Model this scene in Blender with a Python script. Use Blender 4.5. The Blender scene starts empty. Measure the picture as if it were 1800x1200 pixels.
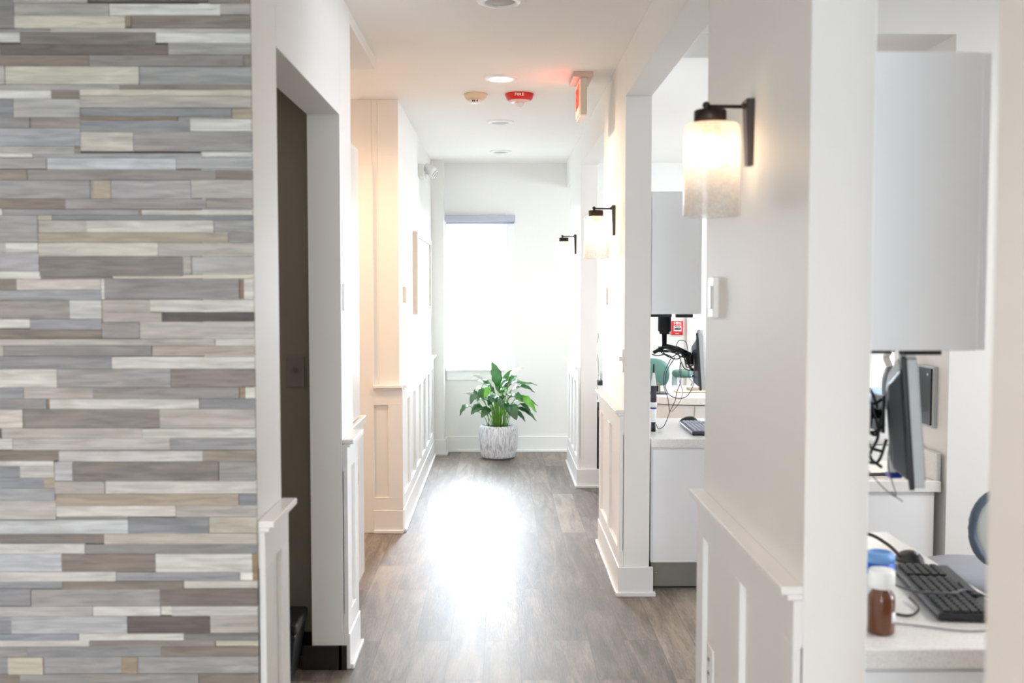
import bpy, bmesh, math, random
from mathutils import Vector, Matrix
C = bpy.context.scene.collection
S = bpy.context.scene
PI = math.pi
R = math.radians

# ------------------------------------------------------------------ camera, world, exposure
cam_d = bpy.data.cameras.new('camera'); cam = bpy.data.objects.new('camera', cam_d); C.objects.link(cam)
cam.location = (0, 0, 1.54)
cam.rotation_euler = (R(90 - 2.96), 0, -math.atan(20 / 1800))
cam_d.sensor_width = 36; cam_d.lens = 36; cam_d.clip_start = 0.05
cam_d.dof.use_dof = True; cam_d.dof.focus_distance = 6.8; cam_d.dof.aperture_fstop = 3.4
S.camera = cam
S.view_settings.view_transform = 'Standard'; S.view_settings.look = 'None'
S.view_settings.exposure = 0.0; S.view_settings.gamma = 1.0; S.view_settings.use_curve_mapping = False
w = bpy.data.worlds.new('sky'); S.world = w; w.use_nodes = True
bgn = w.node_tree.nodes['Background']
bgn.inputs[0].default_value = (0.80, 0.90, 1.0, 1); bgn.inputs[1].default_value = 18.0
_n = w.node_tree.nodes; _l = w.node_tree.links      # the sky is brighter on the side of the end window
_tc = _n.new('ShaderNodeTexCoord'); _sx = _n.new('ShaderNodeSeparateXYZ'); _mr = _n.new('ShaderNodeMapRange')
_mr.inputs[1].default_value = .3; _mr.inputs[2].default_value = 1.0; _mr.inputs[3].default_value = 18.0; _mr.inputs[4].default_value = 62.0
_l.new(_tc.outputs['Generated'], _sx.inputs[0]); _l.new(_sx.outputs['Y'], _mr.inputs[0]); _l.new(_mr.outputs[0], bgn.inputs[1])
S.cycles.max_bounces = 10; S.cycles.diffuse_bounces = 7; S.cycles.glossy_bounces = 4
S.cycles.transmission_bounces = 6; S.cycles.transparent_max_bounces = 12
S.cycles.sample_clamp_indirect = 6.0; S.cycles.use_denoising = True
S.cycles.caustics_reflective = False; S.cycles.caustics_refractive = False

def portal(name, loc, rot, sx, sy):
    l = bpy.data.lights.new(name, 'AREA'); l.shape = 'RECTANGLE'; l.size = sx; l.size_y = sy
    l.cycles.is_portal = True
    o = bpy.data.objects.new(name, l); o.location = loc; o.rotation_euler = rot; C.objects.link(o)
def lamp(name, kind, loc, power, color, rot=(0, 0, 0), size=.1, sy=None, parent=None, spot=None, spread=None):
    l = bpy.data.lights.new(name, kind); l.energy = power; l.color = color
    if kind == 'AREA':
        l.shape = 'RECTANGLE' if sy else 'DISK'; l.size = size
        if sy: l.size_y = sy
        if spread: l.spread = spread
    else: l.shadow_soft_size = size
    if kind == 'SPOT': l.spot_size = R(spot or 120); l.spot_blend = .6
    o = bpy.data.objects.new(name, l); o.location = loc; o.rotation_euler = rot; C.objects.link(o)
    if parent: o.parent = parent
    return o
WARM = (1.0, .72, .47); NEUT = (1.0, .95, .90); DAY = (.86, .93, 1.0)
# portals in the real window openings
portal('window_portal_end', (-.2, 9.70, 1.46), (R(-90), 0, 0), .64, 1.4)
portal('window_portal_lobby', (-.9, -3.9, 1.4), (R(90), 0, 0), 1.9, 1.6)
portal('window_portal_side', (5.55, 6.9, 1.55), (0, R(90), 0), 1.5, 2.4)
portal('window_portal_side_near', (5.55, 1.9, 1.55), (0, R(90), 0), 1.3, 1.5)

# ------------------------------------------------------------------ helpers
def lin(c): return tuple(((v / 255) / 12.92 if v / 255 <= .04045 else (((v / 255) + .055) / 1.055) ** 2.4) for v in c)
MATS = {}
def mat(name, col, rough=.6, metal=0, noise=.03, scale=8, bump=0, bscale=200, emit=None, es=1, spec=.5, coat=0, alpha=1, trans=0):
    if name in MATS: return MATS[name]
    m = bpy.data.materials.new(name); m.use_nodes = True; nt = m.node_tree; b = nt.nodes['Principled BSDF']
    c = lin(col)
    b.inputs['Roughness'].default_value = rough; b.inputs['Metallic'].default_value = metal
    b.inputs['Specular IOR Level'].default_value = spec; b.inputs['Coat Weight'].default_value = coat
    b.inputs['Alpha'].default_value = alpha; b.inputs['Transmission Weight'].default_value = trans
    tc = nt.nodes.new('ShaderNodeTexCoord')
    n = nt.nodes.new('ShaderNodeTexNoise'); n.inputs['Scale'].default_value = scale; n.inputs['Detail'].default_value = 4
    nt.links.new(tc.outputs['Object'], n.inputs['Vector'])
    r = nt.nodes.new('ShaderNodeValToRGB')
    r.color_ramp.elements[0].position = .3; r.color_ramp.elements[1].position = .7
    r.color_ramp.elements[0].color = tuple(v * (1 - noise) for v in c) + (1,)
    r.color_ramp.elements[1].color = tuple(min(1, v * (1 + noise)) for v in c) + (1,)
    nt.links.new(n.outputs['Fac'], r.inputs['Fac']); nt.links.new(r.outputs['Color'], b.inputs['Base Color'])
    if bump:
        n2 = nt.nodes.new('ShaderNodeTexNoise'); n2.inputs['Scale'].default_value = bscale; n2.inputs['Detail'].default_value = 3
        nt.links.new(tc.outputs['Object'], n2.inputs['Vector'])
        bp = nt.nodes.new('ShaderNodeBump'); bp.inputs['Strength'].default_value = bump; bp.inputs['Distance'].default_value = .002
        nt.links.new(n2.outputs['Fac'], bp.inputs['Height']); nt.links.new(bp.outputs['Normal'], b.inputs['Normal'])
    if emit:
        b.inputs['Emission Color'].default_value = lin(emit) + (1,); b.inputs['Emission Strength'].default_value = es
    MATS[name] = m; return m

class MB:
    def __init__(s): s.bm = bmesh.new()
    def box(s, x0, x1, y0, y1, z0, z1, mi=0):
        v = [s.bm.verts.new(p) for p in ((x0,y0,z0),(x1,y0,z0),(x1,y1,z0),(x0,y1,z0),(x0,y0,z1),(x1,y0,z1),(x1,y1,z1),(x0,y1,z1))]
        for f in ((3,2,1,0),(4,5,6,7),(0,1,5,4),(1,2,6,5),(2,3,7,6),(3,0,4,7)):
            s.bm.faces.new([v[i] for i in f]).material_index = mi
        return s
    def tube(s, pts, r, n=10, cap=True, taper=None):
        pts = [Vector(p) for p in pts]; rings = []
        up = Vector((0, 0, 1))
        for i, p in enumerate(pts):
            d = (pts[min(i+1, len(pts)-1)] - pts[max(i-1, 0)]).normalized()
            a = d.cross(up)
            if a.length < .05: a = d.cross(Vector((0, 1, 0)))
            a.normalize(); b = d.cross(a).normalized()
            rr = r[i] if isinstance(r, (list, tuple)) else r
            rings.append([s.bm.verts.new(p + a * rr * math.cos(2*PI*k/n) + b * rr * math.sin(2*PI*k/n)) for k in range(n)])
        for i in range(len(rings) - 1):
            for k in range(n):
                f = s.bm.faces.new((rings[i][k], rings[i][(k+1) % n], rings[i+1][(k+1) % n], rings[i+1][k])); f.smooth = True
        if cap:
            s.bm.faces.new(rings[0]); s.bm.faces.new(rings[-1][::-1])
        return s
    def lathe(s, prof, n=32, c=(0, 0, 0), closed=False):
        rings = []
        for r, z in prof:
            if r < 1e-6: rings.append([s.bm.verts.new((c[0], c[1], c[2] + z))])
            else: rings.append([s.bm.verts.new((c[0] + r*math.cos(2*PI*k/n), c[1] + r*math.sin(2*PI*k/n), c[2] + z)) for k in range(n)])
        for i in range(len(rings) - 1):
            a, b = rings[i], rings[i+1]
            for k in range(n):
                q = [a[k % len(a)], a[(k+1) % n % len(a)], b[(k+1) % n % len(b)], b[k % len(b)]]
                q2 = []
                for v in q:
                    if v not in q2: q2.append(v)
                if len(q2) > 2:
                    f = s.bm.faces.new(q2); f.smooth = True
        return s
    def xf(s, M):
        s.bm.transform(M); return s
    def build(s, name, m, parent=None, bevel=0, loc=None, rot=None, smooth=False, seg=2):
        bmesh.ops.recalc_face_normals(s.bm, faces=s.bm.faces[:])
        me = bpy.data.meshes.new(name); s.bm.to_mesh(me); s.bm.free()
        for q in (m if isinstance(m, list) else [m]): me.materials.append(q)
        o = bpy.data.objects.new(name, me); C.objects.link(o)
        if parent: o.parent = parent
        if loc: o.location = loc
        if rot: o.rotation_euler = rot
        if bevel:
            b = o.modifiers.new('bevel', 'BEVEL'); b.width = bevel; b.segments = seg; b.limit_method = 'ANGLE'; b.angle_limit = R(40)
        if smooth:
            for p in me.polygons: p.use_smooth = True
        return o
def tag(o, label=None, cat=None, group=None, kind=None):
    if label: o['label'] = label
    if cat: o['category'] = cat
    if group: o['group'] = group
    if kind: o['kind'] = kind
    return o
def thing(name, label, cat, loc=(0, 0, 0), rz=0, group=None):
    o = bpy.data.objects.new(name, None); C.objects.link(o); o.location = loc; o.rotation_euler = (0, 0, rz)
    o.empty_display_size = .05
    return tag(o, label, cat, group)
def struct(o): o['kind'] = 'structure'; return o
def dup(root, loc, label=None, group=None, rz=None):
    r = root.copy(); C.objects.link(r); r.location = loc
    if rz is not None: r.rotation_euler = (0, 0, rz)
    if label: r['label'] = label
    if group: r['group'] = group
    for ch in list(root.children):
        c = ch.copy(); C.objects.link(c); c.parent = r
        for g in list(ch.children):
            d = g.copy(); C.objects.link(d); d.parent = c
    return r
def text(name, body, size, m, parent, loc, rot, ext=.001, squash=None):
    cu = bpy.data.curves.new(name, 'FONT'); cu.body = body; cu.size = size; cu.extrude = ext
    cu.align_x = 'CENTER'; cu.align_y = 'CENTER'; cu.offset = size * .015
    t = bpy.data.objects.new(name, cu); C.objects.link(t)
    bpy.context.view_layer.update()
    me = bpy.data.meshes.new_from_object(t.evaluated_get(bpy.context.evaluated_depsgraph_get()))
    bpy.data.objects.remove(t)
    me.materials.clear(); me.materials.append(m)
    o = bpy.data.objects.new(name, me); C.objects.link(o); o.parent = parent; o.location = loc; o.rotation_euler = rot
    if squash: o.scale = squash
    return o
def smooth_path(pts, n=8):
    P = [Vector(p) for p in pts]; P = [P[0]*2 - P[1]] + P + [P[-1]*2 - P[-2]]; out = []
    for i in range(1, len(P) - 2):
        for k in range(n):
            t = k / n
            out.append(.5*((2*P[i]) + (P[i+1]-P[i-1])*t + (2*P[i-1]-5*P[i]+4*P[i+1]-P[i+2])*t*t + (3*P[i]-P[i-1]-3*P[i+1]+P[i+2])*t**3))
    out.append(P[-2]); return out

# ------------------------------------------------------------------ materials
PAINT = mat('wall_paint', (236, 235, 232), .55, noise=.012, scale=2, bump=.05, bscale=150)
CEIL = mat('ceiling_paint', (244, 242, 239), .7, noise=.01, scale=2, bump=.05)
TRIM = mat('trim_paint', (238, 238, 237), .32, noise=.008, scale=3)
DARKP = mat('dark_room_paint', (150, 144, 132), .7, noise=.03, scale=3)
COVE = mat('black_cove_base', (26, 25, 25), .45)
LAMW = mat('white_laminate', (240, 241, 243), .35, noise=.006)
SEAM = mat('seam_shadow_gap', (88, 80, 84), .6)
TOE = mat('toe_kick_laminate', (128, 126, 118), .3, noise=.04, scale=14)
BLACK = mat('black_plastic', (24, 25, 28), .4)
BLACK2 = mat('black_satin_metal', (30, 30, 33), .35, metal=.5)
BRONZE = mat('oil_rubbed_bronze', (52, 42, 36), .38, metal=.7, noise=.1)
WPL = mat('white_plastic', (236, 236, 234), .4)
CHROME = mat('chrome', (210, 212, 216), .18, metal=1)
SILVER = mat('silver_plastic', (190, 193, 194), .4, metal=.2)
NAVY = mat('blue_black_shell', (30, 37, 47), .35)
BLUEC = mat('blue_vinyl', (112, 140, 178), .45)
GREYB = mat('slate_blue_vinyl', (84, 98, 116), .5)
GREYV = mat('grey_vinyl', (150, 153, 165), .55)
GREEN = mat('sea_green_vinyl', (88, 132, 122), .45)

def counter_mat():
    m = bpy.data.materials.new('speckled_solid_surface'); m.use_nodes = True; nt = m.node_tree; b = nt.nodes['Principled BSDF']
    tc = nt.nodes.new('ShaderNodeTexCoord'); v = nt.nodes.new('ShaderNodeTexNoise'); v.inputs['Scale'].default_value = 420; v.inputs['Detail'].default_value = 2
    r = nt.nodes.new('ShaderNodeValToRGB'); e = r.color_ramp.elements
    e[0].position = .34; e[0].color = lin((205, 200, 192)) + (1,); e[1].position = .45; e[1].color = lin((236, 235, 232)) + (1,)
    nt.links.new(tc.outputs['Object'], v.inputs['Vector']); nt.links.new(v.outputs['Fac'], r.inputs['Fac']); nt.links.new(r.outputs['Color'], b.inputs['Base Color'])
    b.inputs['Roughness'].default_value = .28
    return m
COUNTER = counter_mat()

def floor_mat():
    m = bpy.data.materials.new('grey_brown_plank_floor'); m.use_nodes = True; nt = m.node_tree; N = nt.nodes.new; L = nt.links.new
    b = nt.nodes['Principled BSDF']; tc = N('ShaderNodeTexCoord')
    mp = N('ShaderNodeMapping'); mp.inputs['Rotation'].default_value = (0, 0, R(90)); mp.inputs['Location'].default_value = (.3, .07, 0)
    L(tc.outputs['Object'], mp.inputs['Vector'])
    br = N('ShaderNodeTexBrick'); br.offset = .37; br.inputs['Scale'].default_value = 1
    br.inputs['Brick Width'].default_value = 1.22; br.inputs['Row Height'].default_value = .152
    br.inputs['Mortar Size'].default_value = .0012; br.inputs['Mortar Smooth'].default_value = .3; br.inputs['Bias'].default_value = 0
    br.inputs['Color1'].default_value = (0, 0, 0, 1); br.inputs['Color2'].default_value = (1, 1, 1, 1); br.inputs['Mortar'].default_value = (.5, .5, .5, 1)
    L(mp.outputs['Vector'], br.inputs['Vector'])
    # plank offset of the grain
    add = N('ShaderNodeVectorMath'); add.operation = 'MULTIPLY_ADD'; add.inputs[1].default_value = (7, 13, 5)
    L(br.outputs['Color'], add.inputs[0]); L(tc.outputs['Object'], add.inputs[2])
    m2 = N('ShaderNodeMapping'); m2.inputs['Scale'].default_value = (9, 1.1, 9); L(add.outputs[0], m2.inputs['Vector'])
    n1 = N('ShaderNodeTexNoise'); n1.inputs['Scale'].default_value = 1.6; n1.inputs['Detail'].default_value = 6; n1.inputs['Distortion'].default_value = 1.4
    L(m2.outputs['Vector'], n1.inputs['Vector'])
    m3 = N('ShaderNodeMapping'); m3.inputs['Scale'].default_value = (40, 3.0, 40); L(add.outputs[0], m3.inputs['Vector'])
    wv = N('ShaderNodeTexNoise'); wv.inputs['Scale'].default_value = 2.6; wv.inputs['Detail'].default_value = 5; wv.inputs['Distortion'].default_value = 2.5
    L(m3.outputs['Vector'], wv.inputs['Vector'])
    r = N('ShaderNodeValToRGB'); el = r.color_ramp.elements
    el[0].position = .25; el[0].color = lin((56, 48, 44)) + (1,); el[1].position = .78; el[1].color = lin((164, 148, 130)) + (1,)
    e = el.new(.48); e.color = lin((106, 95, 86)) + (1,); e = el.new(.6); e.color = lin((138, 125, 112)) + (1,)
    mx = N('ShaderNodeMix'); mx.data_type = 'FLOAT'; mx.inputs[0].default_value = .48; L(n1.outputs['Fac'], mx.inputs[2]); L(wv.outputs['Fac'], mx.inputs[3])
    ad = N('ShaderNodeMath'); ad.operation = 'MULTIPLY_ADD'; ad.inputs[1].default_value = .16; ad.inputs[2].default_value = -.08
    L(br.outputs['Color'], ad.inputs[0]); sm = N('ShaderNodeMath'); L(mx.outputs[0], sm.inputs[0]); L(ad.outputs[0], sm.inputs[1]); L(sm.outputs[0], r.inputs['Fac'])
    mm = N('ShaderNodeMix'); mm.data_type = 'RGBA'; L(br.outputs['Fac'], mm.inputs[0]); L(r.outputs['Color'], mm.inputs[6]); mm.inputs[7].default_value = lin((60, 54, 50)) + (1,)
    L(mm.outputs[2], b.inputs['Base Color'])
    rr = N('ShaderNodeMapRange'); rr.inputs[3].default_value = .40; rr.inputs[4].default_value = .58; L(wv.outputs['Fac'], rr.inputs[0]); L(rr.outputs[0], b.inputs['Roughness'])
    bp = N('ShaderNodeBump'); bp.inputs['Strength'].default_value = .35; bp.inputs['Distance'].default_value = .0015; L(wv.outputs['Fac'], bp.inputs['Height']); L(bp.outputs['Normal'], b.inputs['Normal'])
    b.inputs['Specular IOR Level'].default_value = 1.0
    return m
FLOOR = floor_mat()

def plank_wall_mat():
    m = bpy.data.materials.new('reclaimed_wood_strips'); m.use_nodes = True; nt = m.node_tree; N = nt.nodes.new; L = nt.links.new
    b = nt.nodes['Principled BSDF']; tc = N('ShaderNodeTexCoord'); at = N('ShaderNodeAttribute'); at.attribute_name = 'tone'
    of = N('ShaderNodeVectorMath'); of.operation = 'MULTIPLY_ADD'; of.inputs[1].default_value = (9, 3, 17); L(at.outputs['Color'], of.inputs[0]); L(tc.outputs['Object'], of.inputs[2])
    mp = N('ShaderNodeMapping'); mp.inputs['Scale'].default_value = (4.5, 3, 46); L(of.outputs[0], mp.inputs['Vector'])
    n = N('ShaderNodeTexNoise'); n.inputs['Scale'].default_value = 1.8; n.inputs['Detail'].default_value = 7; n.inputs['Distortion'].default_value = .8; L(mp.outputs['Vector'], n.inputs['Vector'])
    n2 = N('ShaderNodeTexNoise'); n2.inputs['Scale'].default_value = 9; n2.inputs['Detail'].default_value = 3; L(of.outputs[0], n2.inputs['Vector'])
    mr = N('ShaderNodeMapRange'); mr.inputs[1].default_value = .25; mr.inputs[2].default_value = .75; mr.inputs[3].default_value = .68; mr.inputs[4].default_value = 1.24; L(n.outputs['Fac'], mr.inputs[0])
    mu = N('ShaderNodeMix'); mu.data_type = 'RGBA'; mu.blend_type = 'MULTIPLY'; mu.inputs[0].default_value = 1; L(at.outputs['Color'], mu.inputs[6]); L(mr.outputs[0], mu.inputs[7])
    st = N('ShaderNodeMapRange'); st.inputs[1].default_value = .55; st.inputs[2].default_value = .8; st.inputs[3].default_value = 0; st.inputs[4].default_value = .25; L(n2.outputs['Fac'], st.inputs[0])
    mu2 = N('ShaderNodeMix'); mu2.data_type = 'RGBA'; mu2.blend_type = 'MIX'; L(st.outputs[0], mu2.inputs[0]); L(mu.outputs[2], mu2.inputs[6]); mu2.inputs[7].default_value = lin((168, 152, 132)) + (1,)
    L(mu2.outputs[2], b.inputs['Base Color']); b.inputs['Roughness'].default_value = .75
    bp = N('ShaderNodeBump'); bp.inputs['Strength'].default_value = .4; bp.inputs['Distance'].default_value = .002; L(n.outputs['Fac'], bp.inputs['Height']); L(bp.outputs['Normal'], b.inputs['Normal'])
    return m

# ------------------------------------------------------------------ shell
H = 2.71; XR = .615; XRB = .745; XL = -.635; XLB = -.765; YE = 9.62
struct(MB().box(-3.2, 5.8, -4.1, 9.75, -.06, 0).build('floor', FLOOR))
struct(MB().box(-3.2, 5.8, -4.1, 9.75, H, H + .1).build('ceiling', CEIL))
b = MB()
for y0, y1 in ((-4.0, 1.275), (2.045, 3.065), (5.075, 6.15), (7.87, 9.05)): b.box(XR, XRB, y0, y1, 0, H)
for y0, y1 in ((1.275, 2.045), (3.065, 5.075), (6.15, 7.87), (9.05, YE)): b.box(XR, XRB, y0, y1, 2.483, H)
struct(b.build('wall_right', PAINT, bevel=.003))
b = MB()
b.box(XLB, XL, 2.643, 2.945, 0, H); b.box(XLB, XL, 4.085, 4.39, 0, H); b.box(XLB, XL, 2.945, 4.085, 2.225, H)
b.box(-1.45, XL, 4.39, 5.30, 2.655, H)
b.box(-1.45, -1.35, 4.39, 5.30, 0, 2.655)
b.box(-3.2, -1.45, 5.17, 5.30, 0, H)
b.box(XLB, XL, 6.42, YE, 0, H)
b.box(-.80, XLB, 6.42, 6.55, 0, H); b.box(-3.2, -1.72, 6.42, 6.55, 0, H); b.box(-1.72, -.80, 6.42, 6.55, 2.21, H)
b.box(XL, -.522, 9.43, YE, 0, H)
struct(b.build('wall_left', PAINT, bevel=.003))
b = MB()   # window hole X -.505...05, Z .77..2.148
b.box(-.765, -.505, YE, 9.75, 0, H); b.box(.05, 5.8, YE, 9.75, 0, H); b.box(-.505, .05, YE, 9.75, 0, .77); b.box(-.505, .05, YE, 9.75, 2.148, H)
struct(b.build('wall_end', PAINT))
b = MB()   # lobby wall behind the camera, glazed
b.box(-3.2, -1.85, -4.1, -4.0, 0, H); b.box(.05, 5.8, -4.1, -4.0, 0, H); b.box(-1.85, .05, -4.1, -4.0, 0, .6); b.box(-1.85, .05, -4.1, -4.0, 2.2, H)
b.box(-3.3, -3.2, -4.1, 9.75, 0, H)
struct(b.build('wall_lobby', PAINT))
b = MB()   # outer wall of the treatment rooms, glazed
b.box(5.6, 5.8, -4.1, 1.15, 0, H); b.box(5.6, 5.8, 2.65, 5.7, 0, H); b.box(5.6, 5.8, 8.1, 9.75, 0, H)
b.box(5.6, 5.8, 1.15, 2.65, 0, .9); b.box(5.6, 5.8, 5.7, 8.1, 0, .8); b.box(5.6, 5.8, 1.15, 2.65, 2.2, H); b.box(5.6, 5.8, 5.7, 8.1, 2.3, H)
struct(b.build('wall_outer', PAINT))
b = MB()   # cross wall between the treatment rooms
b.box(1.765, 5.6, 4.0, 4.13, 0, H); b.box(XRB, 1.765, 4.0, 4.42, 2.523, H); b.box(1.765, 1.89, 4.13, 4.56, 0, H)
struct(b.build('wall_cross', PAINT))
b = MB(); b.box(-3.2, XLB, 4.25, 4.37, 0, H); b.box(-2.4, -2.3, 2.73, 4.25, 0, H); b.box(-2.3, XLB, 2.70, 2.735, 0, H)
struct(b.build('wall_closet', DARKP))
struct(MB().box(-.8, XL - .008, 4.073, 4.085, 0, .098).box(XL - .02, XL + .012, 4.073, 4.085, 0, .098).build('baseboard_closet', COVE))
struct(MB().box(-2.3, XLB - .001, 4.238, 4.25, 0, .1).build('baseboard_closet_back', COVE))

# ---- plank feature wall: strips read from the photograph, in half-pixels of a 450 px wide field
W_, CR, LT, GR, BL, TP, DK, SD, PB, BR = (224,227,221), (212,209,189), (192,190,184), (163,162,161), (160,165,173), (152,143,134), (112,106,104), (188,174,152), (206,211,219), (164,142,120)
rows = [(0,0,98,105,(140,140,138)),(98,0,345,16,LT),(345,0,750,12,DK),(750,0,882,14,TP),(98,16,415,60,(184,182,174)),(415,16,788,58,W_),(788,14,882,54,LT),(98,60,470,105,CR),(470,58,490,100,BR),(490,56,882,102,TP),
(0,105,215,118,GR),(215,102,882,118,LT),(0,118,116,154,W_),(116,118,570,160,(136,130,120)),(570,118,882,154,W_),(0,154,46,196,LT),(46,160,612,196,(128,120,110)),(612,154,882,196,(176,176,173)),
(0,196,345,236,(150,140,128)),(345,196,865,236,(156,151,148)),(865,196,882,236,TP),(0,236,62,300,LT),(62,236,512,300,(208,208,188)),(512,236,882,300,(166,169,169)),(0,300,445,320,LT),(445,300,882,318,TP),
(0,320,216,350,W_),(216,320,312,350,TP),(312,318,882,340,CR),(312,340,882,382,(196,193,183)),(0,350,88,416,(155,158,163)),(88,350,312,416,(183,184,181)),(312,382,822,412,(150,155,160)),(822,382,882,418,SD),(312,412,640,425,BR),(640,412,822,425,GR),
(0,416,142,454,GR),(142,416,312,454,(165,156,148)),(312,425,682,466,(155,158,162)),(682,420,882,464,W_),(0,454,312,516,(178,183,190)),(312,466,490,534,(208,206,194)),(490,464,882,534,(165,163,162)),
(0,516,290,542,LT),(290,516,312,542,TP),(0,542,150,556,W_),(150,540,720,557,(172,176,182)),(720,540,882,554,W_),(0,557,195,596,(180,180,180)),(195,557,632,598,PB),(632,555,882,595,(185,188,190)),
(0,598,130,635,(165,152,142)),(130,598,768,635,(160,155,152)),(768,598,882,632,(150,138,130)),(0,635,340,700,(176,177,178)),(340,635,350,700,(176,177,178)),(350,635,410,700,(184,174,154)),(410,635,680,700,(178,179,181)),(680,632,882,698,(195,194,188)),
(0,700,255,736,(150,138,128)),(255,700,732,736,(165,160,160)),(732,698,882,736,(170,163,158)),(0,736,42,757,W_),(42,736,500,757,(166,167,171)),(500,736,512,757,BR),(512,738,882,757,(214,214,206)),(0,757,160,852,(170,172,172)),(160,757,210,775,CR),(210,757,882,775,(142,147,152)),
(160,775,325,818,LT),(325,775,756,818,(217,220,214)),(756,775,882,816,(168,170,170)),(160,818,805,853,(186,176,158)),(805,816,882,853,GR),(0,852,50,888,LT),(50,853,160,888,W_),(160,853,566,901,(216,216,206)),(566,853,882,901,LT),
(0,888,162,953,(190,192,199)),(162,901,650,972,(150,145,142)),(650,901,678,965,LT),(678,901,882,965,(190,192,192)),(0,953,165,981,W_),(165,972,410,982,TP),(410,965,882,980,CR),
(0,981,85,1019,TP),(85,981,370,1019,(211,207,201)),(370,980,382,1052,W_),(382,980,840,1052,(160,158,160)),(840,980,855,1052,BR),(855,980,882,1052,W_),(0,1019,18,1055,W_),(18,1019,370,1055,(165,170,176)),
(0,1055,262,1120,(165,162,160)),(262,1055,372,1120,(216,218,218)),(372,1053,536,1098,LT),(536,1053,882,1096,W_),(372,1098,575,1132,(190,185,180)),(575,1096,882,1130,(104,98,98)),(0,1120,126,1153,W_),(126,1120,370,1157,(172,177,185)),
(0,1155,370,1188,TP),(370,1132,498,1188,GR),(498,1130,882,1190,(200,198,192)),(0,1190,755,1214,LT),(755,1190,885,1214,W_),(0,1214,34,1250,LT),(34,1214,538,1250,(155,155,158)),(538,1214,885,1250,(190,180,168)),
(0,1250,402,1295,(158,160,165)),(402,1252,885,1295,W_),(0,1295,214,1360,(220,220,215)),(214,1295,601,1360,(170,170,172)),(601,1295,885,1360,(155,147,142)),(0,1360,98,1400,BL),(98,1360,335,1400,LT),(335,1360,835,1400,(165,163,163)),(835,1360,855,1400,BR),(855,1360,885,1400,W_),
(0,1400,175,1436,(160,160,165)),(175,1400,187,1436,BR),(187,1400,698,1436,(217,218,216)),(698,1400,885,1437,(150,153,160)),(0,1436,95,1502,(216,213,206)),(95,1436,562,1502,(150,146,142)),(562,1436,885,1503,LT),(0,1502,20,1537,DK),(20,1502,500,1538,LT),(500,1504,885,1538,W_),
(0,1538,56,1578,W_),(56,1538,593,1580,(200,198,198)),(593,1538,885,1580,(165,168,172)),(0,1580,213,1616,TP),(213,1582,706,1620,(208,208,208)),(706,1581,885,1620,(172,164,150)),(0,1616,196,1635,W_),(0,1635,78,1676,BL),(78,1635,196,1676,(218,218,214)),(198,1620,260,1687,(200,203,210)),(260,1620,760,1688,(148,143,140)),(760,1620,886,1688,GR),
(0,1676,160,1712,(160,168,178)),(160,1676,198,1712,SD),(0,1712,198,1754,(180,185,192)),(198,1688,369,1733,LT),(369,1688,888,1733,(217,218,214)),(200,1733,829,1773,(190,178,160)),(829,1733,888,1773,(138,145,155)),(0,1754,200,1822,(204,202,198)),(200,1773,611,1812,(223,223,217)),(611,1773,888,1815,LT),
(200,1812,446,1827,GR),(0,1824,446,1872,(212,220,226)),(446,1815,724,1872,(150,155,162)),(724,1815,890,1870,(206,202,186)),(0,1872,363,1906,(150,142,138)),(363,1871,890,1909,(200,195,182)),(0,1906,296,1942,(219,221,220)),(296,1909,890,1943,(158,160,165)),
(0,1942,214,2004,(205,212,222)),(214,1943,537,2006,(150,140,133)),(537,1943,872,2010,W_),(872,1943,890,2038,(176,148,118)),(0,2004,402,2038,(223,224,220)),(402,2006,825,2038,(162,166,172)),(0,2038,215,2063,BL),(215,2038,635,2066,TP),(635,2038,892,2064,(219,219,212)),
(0,2063,106,2124,(160,163,170)),(106,2066,551,2126,(180,178,178)),(551,2065,892,2126,(140,132,128)),(0,2125,318,2160,(200,198,198)),(318,2126,552,2160,(222,223,222)),(552,2126,590,2158,W_),(590,2126,895,2160,(213,214,214)),
(0,2160,37,2221,BL),(37,2160,437,2221,(190,195,200)),(437,2160,722,2221,(122,114,111)),(722,2160,895,2221,LT),(0,2221,268,2245,(160,170,182)),(268,2221,631,2246,W_),(631,2221,895,2248,(142,140,140)),(0,2245,304,2267,(214,213,208)),(304,2246,740,2267,(158,150,144)),(740,2248,895,2267,CR),
(0,2267,87,2303,GR),(87,2267,551,2303,(155,158,162)),(551,2267,895,2303,(150,140,130)),(0,2303,22,2362,BL),(22,2303,144,2362,CR),(144,2303,412,2362,(172,174,177)),(412,2303,470,2362,(176,160,138)),(470,2303,895,2362,(176,177,178)),(0,2362,60,2402,TP),(60,2362,680,2402,GR),(680,2362,895,2402,TP)]
random.seed(5)
pb = bmesh.new(); tone = pb.loops.layers.float_color.new('tone')
YP = 2.643
def strip(x0, x1, z0, z1, c, d):
    g = .0005
    x0 += g; x1 -= g; z0 += g; z1 -= g
    v = [pb.verts.new(p) for p in ((x0, YP-d, z0), (x1, YP-d, z0), (x1, YP-d, z1), (x0, YP-d, z1), (x0, YP, z0), (x1, YP, z0), (x1, YP, z1), (x0, YP, z1))]
    g_ = sum(c) / 3; cc = tuple(.84 * v for v in lin(tuple(v * .80 + g_ * .20 for v in c))) + (1,)
    for f in ((0,1,2,3), (1,5,6,2), (5,4,7,6), (4,0,3,7), (3,2,6,7), (4,5,1,0)):
        fc = pb.faces.new([v[i] for i in f])
        for lp in fc.loops: lp[tone] = cc
def zpx(y):   # height on the wall of the row at photo line y
    a = math.atan((600 - y) / 1800) - R(2.96); return 1.54 + (YP - .01) * math.tan(a)
def xpx(x): return XL + (x - 442.5) / 1800 * 2.70
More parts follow.
